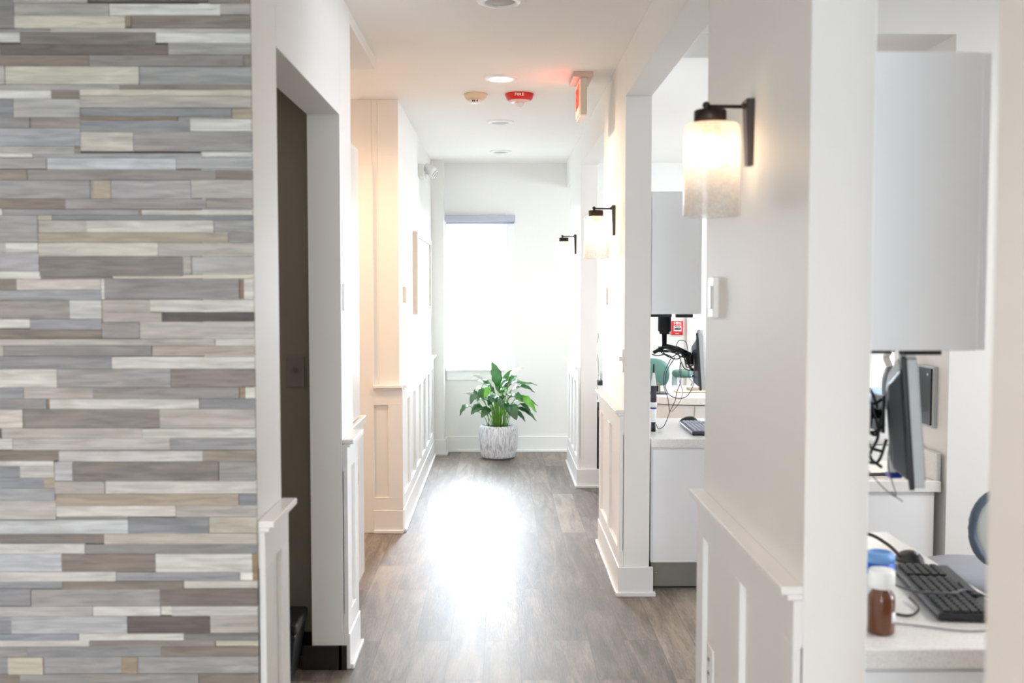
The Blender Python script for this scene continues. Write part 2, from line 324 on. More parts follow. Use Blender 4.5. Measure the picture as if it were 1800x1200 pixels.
for x0, y0, x1, y1, c in rows:
    X1 = XL + .003 if x1 >= 880 else xpx(x1 / 2)
    jt = random.uniform(-5, 5); c = tuple(max(0, min(255, v + jt)) for v in c)
    d = .008 + random.random() * .005
    z0, z1 = zpx(y1 / 2), zpx(y0 / 2)
    X0 = xpx(x0 / 2)
    if x0 == 0: X0 -= random.uniform(.02, .5)
    strip(X0, X1, z0, z1, c, d)
    if x0 == 0: strip(-2.35, X0, z0, z1, random.choice([W_, CR, LT, GR, BL, TP, PB, GR, TP]), .008 + random.random() * .005)
z = zpx(0)
def fill(za, zb):
    z = za
    while z < zb - .004:
        h = min(random.choice([.026, .03, .045, .048, .028]), zb - z); x = -2.35
        while x < XL:
            l = random.uniform(.15, .6); X1 = min(x + l, XL + .003)
            if XL - X1 < .06: X1 = XL + .003
            strip(x, X1, z, z + h, random.choice([W_, CR, LT, GR, BL, TP, PB, GR, TP, SD]), .008 + random.random() * .005); x = X1
        z += h
fill(z, H - .002); fill(.002, zpx(1201))
me = bpy.data.meshes.new('wall_plank'); pb.to_mesh(me); pb.free(); me.materials.append(plank_wall_mat())
o = bpy.data.objects.new('wall_plank', me); C.objects.link(o); struct(o)
struct(MB().box(-3.2, XLB, YP, 2.70, 0, H).build('wall_plank_backing', mat('plank_backing', (92, 80, 70), .8)))

# ---- wainscot, baseboards
ti = [0]
def wains(kind, P0, s, u0, u1, panels, side, base_wrap=True, n0=0):
    """frame-and-panel wainscot; kind 'x': wall plane x=P0 facing s, u along y; kind 'y': plane y=P0 facing -y, u along x."""
    def bx(b, ua, ub, n, za, zb, nb=0):
        if kind == 'x':
            xa, xb = sorted((P0 + s*nb, P0 + s*n)); b.box(xa, xb, ua, ub, za, zb)
        else: b.box(ua, ub, P0 - n, P0 - nb, za, zb)
    b = MB(); t = .020; RT = .095; ZB = .145; ZT = .905
    bx(b, u0, u1, t, ZT - RT, ZT); bx(b, u0, u1, t, ZB, ZB + .08)
    sw = .09; n = panels; ins = [u0 + (u1 - u0 - sw) * i / n for i in range(n + 1)]
    for q in (ins if kind == 'x' else ins[1:]): bx(b, q, q + sw, t, ZB + .08, ZT - RT)
    bx(b, u0, u1, .005, ZB + .08, ZT - RT)
    ti[0] += 1; struct(b.build('trim_%d' % ti[0], TRIM, bevel=.0015))
    b = MB(); bx(b, u0 - n0, u1 + (n0 if kind == 'x' else .0), .032, ZT, ZT + .012); bx(b, u0 - n0, u1 + n0, .045, ZT + .012, ZT + .030)
    ti[0] += 1; struct(b.build('trim_%d' % ti[0], TRIM, bevel=.003))
    b = MB(); bx(b, u0, u1, .026, 0, ZB); bx(b, u0, u1, .040, 0, .020, .026)
    struct(b.build('baseboard_' + side, TRIM, bevel=.003))
wains('x', XR, -1, 2.045, 3.065, 2, 'right'); wains('x', XR, -1, 5.075, 6.15, 2, 'right'); wains('x', XR, -1, 7.87, 9.05, 3, 'right')
wains('x', XR, -1, -1.0, 1.275, 4, 'right')
wains('x', XL, 1, 2.65, 2.945, 1, 'left', n0=.004); wains('x', XL, 1, 4.085, 4.39, 1, 'left'); wains('x', XL, 1, 6.42, 9.43, 6, 'left')
wains('y', 6.42, 1, -.80, XL + .02, 1, 'left')
def base(name, kind, P, u0, u1, s=1):
    b = MB()
    if kind == 'y': b.box(u0, u1, P - .018, P, 0, .145); b.box(u0 - .012, u1 + .012, P - .032, P, 0, .02)
    else:
        a, c = sorted((P, P + s * .018)); b.box(a, c, u0, u1, 0, .145); a, c = sorted((P, P + s * .032)); b.box(a, c, u0, u1, 0, .02)
    struct(b.build(name, TRIM, bevel=.003))
base('baseboard_pier', 'y', 5.075, XR - .026, XRB + .018); base('baseboard_pier', 'y', 7.87, XR - .026, XRB + .018); base('baseboard_pier', 'y', 2.045, XR - .026, XRB)
base('baseboard_end', 'y', YE, -.505, 1.4); base('baseboard_end', 'y', 9.43, XL + .026, -.505); base('baseboard_end', 'x', -.522, 9.43, YE, 1)

# door in the side hall
d = struct(MB().box(-1.70, -.89, 6.46, 6.50, .008, 2.205).build('door_1', LAMW, bevel=.002))
b = MB(); b.box(-.885, -.795, 6.40, 6.42, 0, 2.30); b.box(-1.80, -1.715, 6.40, 6.42, 0, 2.30); b.box(-1.715, -.885, 6.40, 6.42, 2.21, 2.30)
ti[0] += 1; struct(b.build('trim_%d' % ti[0], TRIM, bevel=.003))
b = MB().lathe([(0, 0), (.03, 0), (.03, .008), (.012, .012), (.012, .04), (.026, .05), (.028, .065), (.018, .078), (0, .08)], 24).xf(Matrix.Rotation(R(90), 4, 'X'))
b.build('door_handle', CHROME, d, loc=(-1.62, 6.46, 1.0))

# end window
GL = bpy.data.materials.new('window_glass'); GL.use_nodes = True; nt = GL.node_tree; nt.nodes.clear()
ou = nt.nodes.new('ShaderNodeOutputMaterial'); tr = nt.nodes.new('ShaderNodeBsdfTransparent'); gl = nt.nodes.new('ShaderNodeBsdfGlossy'); gl.inputs['Roughness'].default_value = .02
mx = nt.nodes.new('ShaderNodeMixShader'); mx.inputs[0].default_value = .06
nt.links.new(tr.outputs[0], mx.inputs[1]); nt.links.new(gl.outputs[0], mx.inputs[2]); nt.links.new(mx.outputs[0], ou.inputs[0])
wf = MB(); wf.box(-.505, -.475, 9.66, 9.71, .77, 2.148).box(.02, .05, 9.66, 9.71, .77, 2.148).box(-.475, .02, 9.66, 9.71, .77, .80).box(-.475, .02, 9.66, 9.71, 2.118, 2.148)
wf = wf.build('window_1', TRIM, bevel=.002); struct(wf)
MB().box(-.475, .02, 9.683, 9.687, .80, 2.118).build('pane', GL, wf)
b = MB(); b.box(.05, .137, YE - .018, YE, .68, 2.235); b.box(-.505, .05, YE - .018, YE, .68, .765); b.box(-.515, .05, YE - .035, YE, .765, .785)
ti[0] += 1; struct(b.build('trim_%d' % ti[0], TRIM, bevel=.003))
t = thing('roller_shade', 'grey rolled-up roller shade mounted over the end window', 'window shade', (-.19, 9.57, 2.15))
SHG = mat('shade_fabric', (176, 180, 192), .7); SHL = mat('shade_rail', (150, 154, 168), .4)
MB().box(-.325, .325, -.03, .03, .008, .068).build('cassette', SHG, t, bevel=.004)
MB().box(-.315, .315, -.012, .012, -.01, .006).build('bottom_bar', SHL, t, bevel=.002)
MB().box(-.330, -.325, -.032, .032, .0, .072).build('bracket', WPL, t); MB().box(.325, .330, -.032, .032, .0, .072).build('bracket', WPL, t)

# outdoors beyond the window: pavement and two trees
struct(MB().box(-14, 14, 9.9, 40, -.5, -.4).build('ground', mat('pavement', (205, 203, 198), .9)))
def tree(x, y, h, r, label):
    t = thing('tree', label, 'tree', (x, y, -.4)); random.seed(int(abs(x) * 10))
    MB().tube([(0, 0, 0), (.03, 0, h * .4), (-.02, .03, h * .7)], [.07, .05, .03]).build('trunk', mat('bark', (120, 108, 98), .9), t)
    b = MB()
    for i in range(16):
        a = random.uniform(0, 2*PI); q = random.uniform(0, r*.7); rr = r * random.uniform(.3, .5)
        M = Matrix.Translation((q*math.cos(a), q*math.sin(a), h*.75 + random.uniform(-r, r) * .7))
        k = bmesh.ops.create_icosphere(b.bm, subdivisions=2, radius=rr, matrix=M)
        for v in k['verts']: v.co += Vector([random.uniform(-.05, .05) for _ in range(3)])
    b.build('crown', mat('leaves_outdoor', (150, 178, 168), .9, noise=.25, scale=6), t)
tree(-.36, 17, 2.1, .30, 'slim street tree seen pale through the window glass, right of centre')
tree(-1.05, 18, 2.1, .42, 'pale round tree outside at the left side of the window')

# ------------------------------------------------------------------ recessed ceiling lights
TRIMW = mat('light_trim', (240, 240, 238), .35)
BAF = mat('grey_light_lens', (168, 166, 160), .5)
LENS = mat('lit_lens', (255, 244, 228), .5, emit=(255, 238, 214), es=30)
def can(y, label, lit=False):
    t = thing('recessed_light', label, 'ceiling light', (0, y, H), group='recessed lights along the corridor ceiling')
    MB().lathe([(.062, -.004), (.066, -.012), (.092, -.009), (.097, -.001), (.097, 0), (.062, 0), (.062, -.004)], 48).build('trim_ring', TRIMW, t)
    MB().lathe([(0, -.0065), (.058, -.0065), (.064, -.003), (.064, 0), (0, 0)], 40).build('lens', LENS if lit else BAF, t)
    return t
can(4.23, 'unlit white-ringed recessed light at the top edge of the photo')
lt = can(5.76, 'glowing recessed light in the ceiling, the only one switched on', True)
lamp('downlight', 'SPOT', (0, 0, -.03), 45, (1, .74, .5), parent=lt, size=.06, spot=165)
can(7.26, 'unlit recessed light just beyond the smoke detector and strobe')
can(8.82, 'smallest, farthest recessed light, nearest the end window wall')

# lobby lamps behind the camera (real fixtures above the photographer)
for i, (x, y) in enumerate(((-1.3, .6), (.0, -.9), (-1.6, -2.4))):
    t = can(y, 'lit recessed light in the lobby ceiling behind the viewer, number from the corridor', True); t.location.x = x
    t['label'] = ['lit lobby ceiling light left of the corridor axis behind the viewer', 'lit lobby ceiling light right above the viewer', 'lit lobby ceiling light near the lobby glazing'][i]
    t['group'] = 'lobby ceiling lights'
    lamp('downlight', 'SPOT', (0, 0, -.03), 58, (1, .70, .45), parent=t, size=.06, spot=160)
t = can(5.6, 'lit recessed light in the side hall, out of sight behind the alcove', True); t.location.x = -1.75; t['group'] = 'side hall light'
lamp('downlight', 'SPOT', (0, 0, -.03), 105, (1, .62, .36), parent=t, size=.06, spot=176)
t = can(3.5, 'added unseen recessed light that lifts the dark closet', False); t.location.x = -1.7; t['group'] = 'added closet light'  # no lamp known here, added only to brighten the closet
lamp('downlight', 'SPOT', (0, 0, -.03), 12, (1, .92, .82), parent=t, size=.06, spot=165)
# unseen troffers, added to brighten the treatment rooms
for i, (x, y) in enumerate(((3.2, 2.4), (3.2, 7.6))):
    t = thing('added_ceiling_panel', ['added unseen light panel in the near treatment room', 'added unseen light panel in the far treatment room'][i], 'ceiling light', (x, y, H))
    MB().box(-.3, .3, -.3, .3, -.02, 0).build('frame', TRIMW, t, bevel=.002)
    lamp('added_panel_light', 'AREA', (0, 0, -.025), 60, NEUT, parent=t, size=.56, sy=.56)

# smoke detector
t = thing('smoke_detector', 'cream smoke detector on the ceiling left of the red strobe', 'smoke detector', (-.15, 6.24, H))
MB().lathe([(0, 0), (.070, 0), (.070, -.010), (.062, -.026), (.052, -.036), (0, -.036)], 40).build('housing', mat('cream_plastic', (222, 204, 180), .45), t)
MB().lathe([(0, -.036), (.040, -.036), (.038, -.052), (.028, -.058), (0, -.058)], 32).build('sensor_cap', WPL, t)
for dx in (-.016, -.005, .010): MB().box(dx - .004, dx + .004, -.041, -.036, -.052, -.042).build('sensor_slot', BLACK, t)
# strobe
t = thing('fire_alarm_strobe', 'red round fire alarm strobe with FIRE lettering on the ceiling', 'fire alarm', (.114, 6.24, H))
RED = mat('alarm_red', (196, 22, 24), .35)
MB().lathe([(0, 0), (.086, 0), (.086, -.008), (.078, -.030), (.062, -.044), (.05, -.046), (0, -.046)], 48).build('housing', RED, t)
MB().lathe([(.03, -.046), (.068, -.040), (.062, -.050), (.03, -.052)], 40).build('lens_rim', mat('pink_white_rim', (238, 206, 202), .3), t)
MB().lathe([(0, -.078), (.012, -.076), (.024, -.066), (.026, -.052), (.024, -.046), (0, -.046)], 28).build('lens', mat('clear_lens', (236, 232, 230), .12, spec=.8), t)
text('lettering', 'FIRE', .030, mat('alarm_letters', (250, 236, 232), .5), t, (-.002, -.0845, -.0175), (R(90 + 20), 0, 0), squash=(1.05, .8, 1))
# exit sign
t = thing('exit_sign', 'edge-on exit sign with glowing red letters hanging from the ceiling', 'exit sign', (.448, 5.60, H))
BEI = mat('sign_beige', (196, 188, 170), .45)
MB().box(-.055, .052, -.01, .27, -.028, 0).build('canopy', mat('sign_canopy', (196, 168, 152), .4), t, bevel=.003)
MB().box(-.014, .021, 0, .262, -.222, -.028).build('body', BEI, t, bevel=.003)
MB().box(-.021, -.0145, .008, .255, -.216, -.034).build('face_panel', mat('sign_face', (252, 214, 196), .3, emit=(255, 120, 92), es=.5), t, bevel=.001)
text('lettering', 'EXIT', .16, mat('exit_red', (235, 40, 30), .4, emit=(255, 30, 16), es=4.5), t, (-.0225, .131, -.125), (R(90), 0, R(-90)), squash=(.72, 1, 1))
MB().box(-.018, .018, .004, .258, -.234, -.2225).build('downlight_lens', mat('sign_lens', (244, 222, 212), .25), t, bevel=.003)
lamp('sign_glow', 'AREA', (-.027, .13, -.12), 0.35, (1, .12, .06), rot=(0, R(-90), 0), size=.17, sy=.24, parent=t).rotation_euler = (0, R(90), 0)  # invisible area lamp added for the sign's red glow

# emergency light, left wall
t = thing('emergency_light', 'white twin-head emergency light high on the left wall', 'emergency light', (XL, 7.95, 2.40))
MB().box(0, .045, 0, .26, 0, .10).build('housing', mat('emergency_housing', (214, 214, 206), .4), t, bevel=.004)
for k in (0, 1):
    M = Matrix.Translation((.085, .06 + .14*k, .062)) @ Matrix.Rotation(R(128), 4, 'Y')
    q = MB().lathe([(0, -.05), (.026, -.05), (.028, -.03), (.031, -.03), (.031, -.012), (.034, -.012), (.034, .014), (.038, .014), (.038, .04), (.034, .044), (0, .044)], 28).xf(M).build('lamp_head', WPL, t)
    MB().lathe([(0, .045), (.032, .045), (.030, .050), (0, .052)], 24).xf(M).build('lens', mat('lamp_lens', (190, 194, 190), .2), q)
    MB().tube([(.04, .06 + .14*k, .05), (.07, .06 + .14*k, .055)], .012).build('swivel', WPL, t)

# ------------------------------------------------------------------ sconces
def glass_mat():
    m = bpy.data.materials.new('seeded_glass'); m.use_nodes = True; nt = m.node_tree; N = nt.nodes.new; L = nt.links.new; nt.nodes.clear()
    o = N('ShaderNodeOutputMaterial'); tr = N('ShaderNodeBsdfTransparent'); tl = N('ShaderNodeBsdfTranslucent'); df = N('ShaderNodeBsdfGlossy'); df.inputs['Roughness'].default_value = .12
    tl.inputs['Color'].default_value = (1, .99, .98, 1)
    tc = N('ShaderNodeTexCoord'); n = N('ShaderNodeTexVoronoi'); n.inputs['Scale'].default_value = 120; L(tc.outputs['Object'], n.inputs['Vector'])
    mr = N('ShaderNodeMapRange'); mr.inputs[1].default_value = .1; mr.inputs[2].default_value = .6; mr.inputs[3].default_value = .36; mr.inputs[4].default_value = .24; L(n.outputs['Distance'], mr.inputs[0])
    a = N('ShaderNodeMixShader'); L(mr.outputs[0], a.inputs[0]); L(tr.outputs[0], a.inputs[1]); L(tl.outputs[0], a.inputs[2])
    lw = N('ShaderNodeLayerWeight'); lw.inputs['Blend'].default_value = .25
    b = N('ShaderNodeMixShader'); L(lw.outputs['Facing'], b.inputs[0]); L(a.outputs[0], b.inputs[1])
    c = N('ShaderNodeMixShader'); c.inputs[0].default_value = .75; L(df.outputs[0], c.inputs[1]); L(tl.outputs[0], c.inputs[2]); L(c.outputs[0], b.inputs[2]); L(b.outputs[0], o.inputs[0])
    return m
GLS = glass_mat()
BULB = mat('bulb', (255, 232, 200), .4, emit=(255, 214, 168), es=20)
t = thing('wall_sconce', 'nearest wall sconce, largest, warm bulb in a seeded glass cylinder', 'wall sconce', (XR, 2.52, 1.84), group='wall sconces on the right wall')
b = MB(); v = [b.bm.verts.new(p) for p in ((0,-.026,.16),(0,.026,.16),(0,.019,0),(0,-.019,0),(-.020,-.024,.16),(-.020,.024,.16),(-.014,.017,.0),(-.014,-.017,.0))]
for f in ((0,1,2,3),(4,7,6,5),(0,4,5,1),(1,5,6,2),(2,6,7,3),(3,7,4,0)): b.bm.faces.new([v[i] for i in f])
b.build('backplate', BRONZE, t, bevel=.002)
MB().tube([(-.016, 0, .143), (-.116, 0, .144)], .0045, 14).build('arm', BRONZE, t)
MB().tube([(-.012, 0, .145), (-.028, 0, .144)], [.009, .0055], 14).build('arm_collar', BRONZE, t)
MB().lathe([(0, .156), (.007, .153), (.010, .146), (.007, .139), (.006, .134), (.006, .130)], 20, (-.113, 0, 0)).build('finial', BRONZE, t)
MB().lathe([(0, .134), (.037, .134), (.0395, .131), (.0395, .103), (.037, .101), (0, .101)], 40, (-.103, 0, 0)).build('cap', BRONZE, t)
MB().lathe([(.020, .101), (.020, .092), (.022, .090), (.020, .084), (.022, .081), (.019, .076), (.012, .072), (0, .072)], 24, (-.100, 0, 0)).build('socket', mat('socket_ribbed', (176, 150, 120), .5), t)
MB().lathe([(0, .072), (.010, .070), (.013, .058), (.024, .036), (.027, .020), (.022, .004), (.010, -.004), (0, -.006)], 24, (-.100, 0, 0)).build('bulb', BULB, t)
MB().lathe([(.036, .101), (.060, .101), (.0675, .094), (.0685, .08), (.0685, -.122), (.0665, -.124), (.0645, -.122), (.0645, .08), (.060, .097), (.036, .097)], 56, (-.0975, 0, 0)).build('glass_shade', GLS, t)
lamp('sconce_light', 'POINT', (-.100, 0, .020), 15.0, (1, .76, .54), parent=t, size=.026)
dup(t, (XR, 5.525, 1.825), 'middle wall sconce of the three, beside the cable-cluttered opening')
dup(t, (XR, 8.34, 1.818), 'farthest and smallest wall sconce, seen against the end wall')

# ------------------------------------------------------------------ wall plates
def plate(name, label, cat, kind, P, u, z, s=1, w=.072, h=.115, m=WPL, toggle=True, th=.007):
    """kind 'x' = on an x-plane facing s; 'y' = facing -y"""
    t = thing(name, label, cat, (P, u, z) if kind == 'x' else (u, P, z))
    if kind == 'x': t.rotation_euler = (0, 0, R(-90) if s < 0 else R(90))
    MB().box(-w/2, w/2, -th, 0, -h/2, h/2).build('cover', m, t, bevel=.002)
    if toggle == 1: MB().box(-.006, .006, -.020, -th, -.004, .018).build('toggle', m, t, bevel=.002)
    if toggle == 2: MB().box(-.017, .017, -th - .004, -th, -.033, .033).build('rocker', m, t, bevel=.002)
    if toggle == 3:
        for q in (-.02, .02): 
            so = MB().box(-.017, .017, -th - .002, -th, q - .014, q + .014).build('socket', m, t, bevel=.002)
            for e in (-.006, .006): MB().box(e - .0012, e + .0012, -th - .0035, -th - .0015, q - .004, q + .006).build('slot', BLACK, so)
    return t
plate('wall_switch', 'white wall plate beside the opening below the nearest sconce', 'switch', 'x', XR, 2.92, 1.515, -1, toggle=2, th=.016)
plate('light_switch', 'toggle switch on the middle pier, above the chair rail', 'switch', 'x', XR, 5.132, 1.18, -1, toggle=1)
plate('wall_plate', 'thin plate on the middle pier under its sconce', 'wall plate', 'x', XR, 5.92, 1.497, -1, h=.10, toggle=0, m=mat('plate_tan', (216, 200, 196), .5))
plate('wall_plate', 'small plate on the farthest right pier', 'wall plate', 'x', XR, 8.14, 1.49, -1, h=.10, toggle=0)
plate('wall_plate', 'white plate on the left pier above its chair rail', 'wall plate', 'x', XL, 4.16, 1.505, 1, h=.11, toggle=0)
plate('thermostat', 'cream thermostat on the left wall before the framed picture', 'thermostat', 'x', XL, 6.74, 1.50, 1, w=.13, h=.105, m=mat('thermostat_cream', (226, 214, 196), .5), toggle=0, th=.02)
plate('power_outlet', 'power outlet low in the wainscot of the nearest right pier', 'outlet', 'x', XR - .0055, 2.90, .45, -1, toggle=3)
plate('light_switch', 'grey switch plate in the dark closet, next to the door jamb', 'switch', 'y', 4.25, -.85, 1.195, 1, w=.075, h=.13, m=mat('switch_grey', (138, 132, 124), .5), toggle=1)
plate('wall_plate', 'grey plate deeper inside the dark closet', 'wall plate', 'y', 4.25, -1.0, 1.195, 1, w=.06, h=.115, m=MATS['switch_grey'], toggle=0)

# framed picture on the left wall
t = thing('framed_picture', 'wide picture in a cream frame on the left wall', 'picture', (XL, 7.45, 1.35))
CRF = mat('cream_frame', (214, 200, 182), .5); b = MB()
b.box(0, .035, 0, .04, 0, .605); 
b.box(0, .035, 1.40, 1.44, 0, .605); b.box(0, .035, .04, 1.40, 0, .04); b.box(0, .035, .04, 1.40, .565, .605)
b.build('frame', CRF, t, bevel=.002)
MB().box(.002, .020, .04, 1.40, .04, .565).build('mat_board', mat('mat_white', (244, 244, 244), .7), t)
m = mat('pale_print', (214, 218, 224), .7, noise=.35, scale=3); MB().box(.020, .022, .34, 1.10, .14, .46).build('print', m, t)

# ------------------------------------------------------------------ left alcove cabinets
t = thing('base_cabinet', 'white base cabinet with counter in the left alcove', 'cabinet', (-1.0, 4.75, 0))
MB().box(-.345, .29, -.35, .40, .10, .86).build('body', LAMW, t, bevel=.002)
MB().box(-.345, .24, -.35, .38, 0, .10).build('toe_kick', mat('alcove_toe', (178, 184, 190), .5), t)
for k in (0, 1):
    dr = MB().box(.29, .308, -.345 + .373*k, .023 + .373*k, .105, .855).build('door', LAMW, t, bevel=.002)
    MB().tube([(.325, -.01 + .04*k + 0.01, .62), (.325, -.01 + .04*k + .01, .74)], .005).build('handle', CHROME, dr)
tag(MB().box(-1.345, -.682, 4.395, 5.175, .862, .90).build('worktop', COUNTER, bevel=.003), 'pale worktop on the cabinet in the left alcove', 'worktop')
t = thing('tall_cabinet', 'white upper cabinet standing on the worktop in the left alcove', 'cabinet', (-1.0, 4.75, .902))
MB().box(-.34, .28, -.35, .35, 0, 1.325).build('body', LAMW, t, bevel=.002)
for k in (0, 1): MB().box(.28, .298, -.345 + .347*k, -.002 + .347*k, .003, 1.322).build('door', LAMW, t, bevel=.002)

# black bin in the closet
t = thing('waste_bin', 'black bin on the floor inside the dark closet', 'bin', (-.93, 4.02, 0))
BK = mat('bin_black', (30, 29, 30), .4)
b = MB(); 
for (w0, d0, z0, w1, d1, z1) in ((.11, .09, 0, .135, .11, .20), ):
    v = [b.bm.verts.new(p) for p in ((-w0,-d0,z0),(w0,-d0,z0),(w0,d0,z0),(-w0,d0,z0),(-w1,-d1,z1),(w1,-d1,z1),(w1,d1,z1),(-w1,d1,z1))]
    for f in ((3,2,1,0),(4,5,6,7),(0,1,5,4),(1,2,6,5),(2,3,7,6),(3,0,4,7)): b.bm.faces.new([v[i] for i in f])
b.build('body', BK, t, bevel=.012)
MB().box(-.142, .142, -.118, .118, .20, .245).build('lid', BK, t, bevel=.012, seg=3)
MB().box(-.03, .03, -.128, -.116, .10, .12).build('latch', SILVER, t, bevel=.002)

# ------------------------------------------------------------------ desks and cabinets in the treatment rooms
def desk(y0, y1, x0, x1, label_b, label_t, toe=True):
    t = thing('base_cabinet', label_b, 'cabinet', ((x0 + x1)/2, (y0 + y1)/2, 0)); hx = (x1 - x0)/2; hy = (y1 - y0)/2
    MB().box(-hx + .002, hx - .045, -hy + .01, hy - .01, .135, .730).build('carcass', LAMW, t, bevel=.0015)
    MB().box(-hx + .010, hx - .048, -hy, -hy + .009, .137, .722).build('end_panel', mat('end_laminate', (238, 239, 242), .35, noise=.006), t, bevel=.0008)
    MB().box(-hx + .006, hx - .06, -hy + .006, hy - .02, 0, .134).build('toe_kick', TOE, t)
    MB().box(-hx + .012, hx - .06, -hy + .003, -hy + .006, .004, .012).build('toe_seal', BLACK, t)
    for dx in (.026, .034): MB().lathe([(0, -.002), (.0025, -.002), (.0025, 0), (0, 0)], 12).xf(Matrix.Translation((-hx + dx, -hy + .0055, .082)) @ Matrix.Rotation(R(90), 4, 'X')).build('screw', CHROME, t)
    for k in range(2):
        dr = MB().box(hx - .044, hx - .026, -hy + .012 + (hy - .006)*k*1.0, -hy + .012 + (hy - .006)*(k + 1) - .006, .14, .725).build('door', LAMW, t, bevel=.0015)
    tag(MB().box(x0, x1, y0 - .01, y1, .732, .775).build('worktop', COUNTER, bevel=.003), label_t, 'worktop')
    return t
desk(2.14, 3.175, .767, 1.217, 'white base cabinet behind the nearest pier, holding up the bottle counter', 'nearest worktop, carrying the brown bottle and black keyboard')
desk(5.18, 6.01, .767, 1.217, 'white base cabinet with grey toe kick past the middle pier', 'worktop past the middle pier with the dark keyboard')
def upper(y0, y1, label):
    t = thing('upper_cabinet', label, 'cabinet', (.893, (y0+y1)/2, 1.41)); hy = (y1-y0)/2
    MB().box(-.132, .105, -hy, hy, 0, .618).build('body', LAMW, t, bevel=.002)
    for k in (0, 1): MB().box(.105, .123, -hy + hy*k + .002, -hy + hy*(k+1) - .002, .002, .616).build('door', LAMW, t, bevel=.0015)
    MB().box(.03, .118, -hy + .20, -hy + .23, -.022, 0).build('light_rail', BLACK, t, bevel=.002)
    MB().box(-.10, .01, -hy + .22, -hy + .25, -.020, 0).build('mount_rail', BLACK, t, bevel=.002)
upper(2.13, 3.0, 'largest white hanging cabinet, in the nearest opening right of the frame')
upper(5.17, 6.01, 'white hanging cabinet between the middle pier and the nearest sconce')
# far desk in the cross wall opening
t = thing('base_cabinet', 'white base cabinet in the cross-wall opening behind the large monitor', 'cabinet', (1.53, 4.27, 0))
MB().box(-.27, .202, -.235, .225, .10, .728).build('carcass', LAMW, t, bevel=.002)
MB().box(-.27, .18, -.215, .2, 0, .10).build('toe_kick', TOE, t)
t = thing('worktop', 'worktop with a backsplash in the cross-wall opening, under the large monitor', 'worktop', (1.53, 4.27, .73))
MB().box(-.28, .224, -.25, .24, 0, .045).build('top', COUNTER, t, bevel=.003)
MB().box(.198, .224, -.24, .24, .045, .155).build('backsplash', COUNTER, t, bevel=.003)

# curved counter in the far room
t = thing('rounded_counter', 'white round-ended counter with drawers in the far room', 'counter', (1.52, 7.35, 0))
def stadium(hx, hy, z0, z1, name, m, parent, lx=0):
    b = MB(); pts = []
    for k in range(17):
        a = PI/2 + PI*k/16; pts.append((-hx + hy + hy*math.cos(a)*1.0, hy*math.sin(a)))
    pts += [(hx, -hy), (hx, hy)]
    lo = [b.bm.verts.new((x, y, z0)) for x, y in pts]; hi = [b.bm.verts.new((x, y, z1)) for x, y in pts]
    b.bm.faces.new(lo[::-1]); b.bm.faces.new(hi)
    for i in range(len(pts)): b.bm.faces.new((lo[i], lo[(i+1) % len(pts)], hi[(i+1) % len(pts)], hi[i]))
    return b.build(name, m, parent, bevel=.003)
stadium(.62, .44, .10, .745, 'body', mat('counter_body', (222, 220, 216), .45), t)
stadium(.60, .42, .0, .10, 'toe_kick', TOE, t)
stadium(.64, .46, .752, .80, 'top', COUNTER, t)
stadium(.615, .435, .745, .752, 'shadow_gap', SEAM, t)
MB().box(-.205, -.203, -.4415, -.439, .11, .742).build('door_seam', SEAM, t)
t = thing('supply_tray', 'low tray of beige packets on the round-ended counter', 'tray', (1.42, 7.3, .802))
MB().box(-.17, .17, -.06, .06, 0, .012).build('tray', mat('tray_white', (232, 226, 212), .5), t, bevel=.003)
MB().box(-.08, -.01, -.05, .05, .012, .028).build('packet', mat('packet_grey', (170, 165, 150), .6), t, bevel=.004)
MB().box(.0, .10, -.05, .05, .012, .03).build('packet', mat('packet_tan', (214, 184, 148), .6), t, bevel=.004)

# column and door casing on the far wall, fire pull station
struct(MB().box(1.752, 1.80, YE - .03, YE, 0, H).build('trim_far_casing', mat('casing_warm', (222, 218, 212), .5)))
t = thing('fire_pull_station', 'red fire pull station on the far wall behind the cables', 'fire alarm', (1.660, YE, 1.17))
MB().box(-.053, .053, -.035, 0, -.066, .066).build('housing', RED, t, bevel=.003)
MB().box(-.036, .036, -.038, -.035, -.030, .022).build('label_plate', mat('pull_white', (236, 232, 228), .5), t)
MB().box(-.030, .030, -.046, -.038, -.016, -.000).build('pull_bar', BLACK, t, bevel=.001)
text('lettering', 'FIRE', .036, mat('alarm_letters', (250, 236, 232), .5), t, (0, -.0365, .044), (R(90), 0, 0), squash=(1.1, 1, 1))
text('label_lettering', 'PULL', .018, BLACK, t, (0, -.0395, .011), (R(90), 0, 0), squash=(1.3, 1, 1))
MB().box(.030, .042, -.039, -.035, -.060, -.048).build('key_lock', BLACK, t)
text('label_lettering', 'DOWN', .010, MATS['alarm_letters'], t, (-.004, -.0365, -.053), (R(90), 0, 0))

# ------------------------------------------------------------------ chairs
def oval_pad(b, rx, rz, ty, power=2.4, n=28):
    """rounded pad in the xz plane, thickness ty"""
    prof = [(0.0, 1.0), (.80, 1.0), (.93, .8), (1.0, .35), (1.0, -.35), (.93, -.8), (.80, -1.0), (0.0, -1.0)]
    rings = []
    for q, h in prof:
        if q == 0: rings.append([b.bm.verts.new((0, h*ty/2, 0))]); continue
        ring = []
        for k in range(n):
            a = 2*PI*k/n; c, s_ = math.cos(a), math.sin(a)
            ring.append(b.bm.verts.new((rx*q*math.copysign(abs(c)**(2/power), c), h*ty/2, rz*q*math.copysign(abs(s_)**(2/power), s_))))
        rings.append(ring)
    for i in range(len(rings)-1):
        a, c = rings[i], rings[i+1]
        for k in range(n):
            q = []
            for v in (a[k % len(a)], a[(k+1) % n % len(a)], c[(k+1) % n % len(c)], c[k % len(c)]):
                if v not in q: q.append(v)
            f = b.bm.faces.new(q); f.smooth = True
    return b
t = thing('dental_chair', 'sea-green chair behind the round-ended counter in the far room', 'chair', (1.25, 8.35, 0))
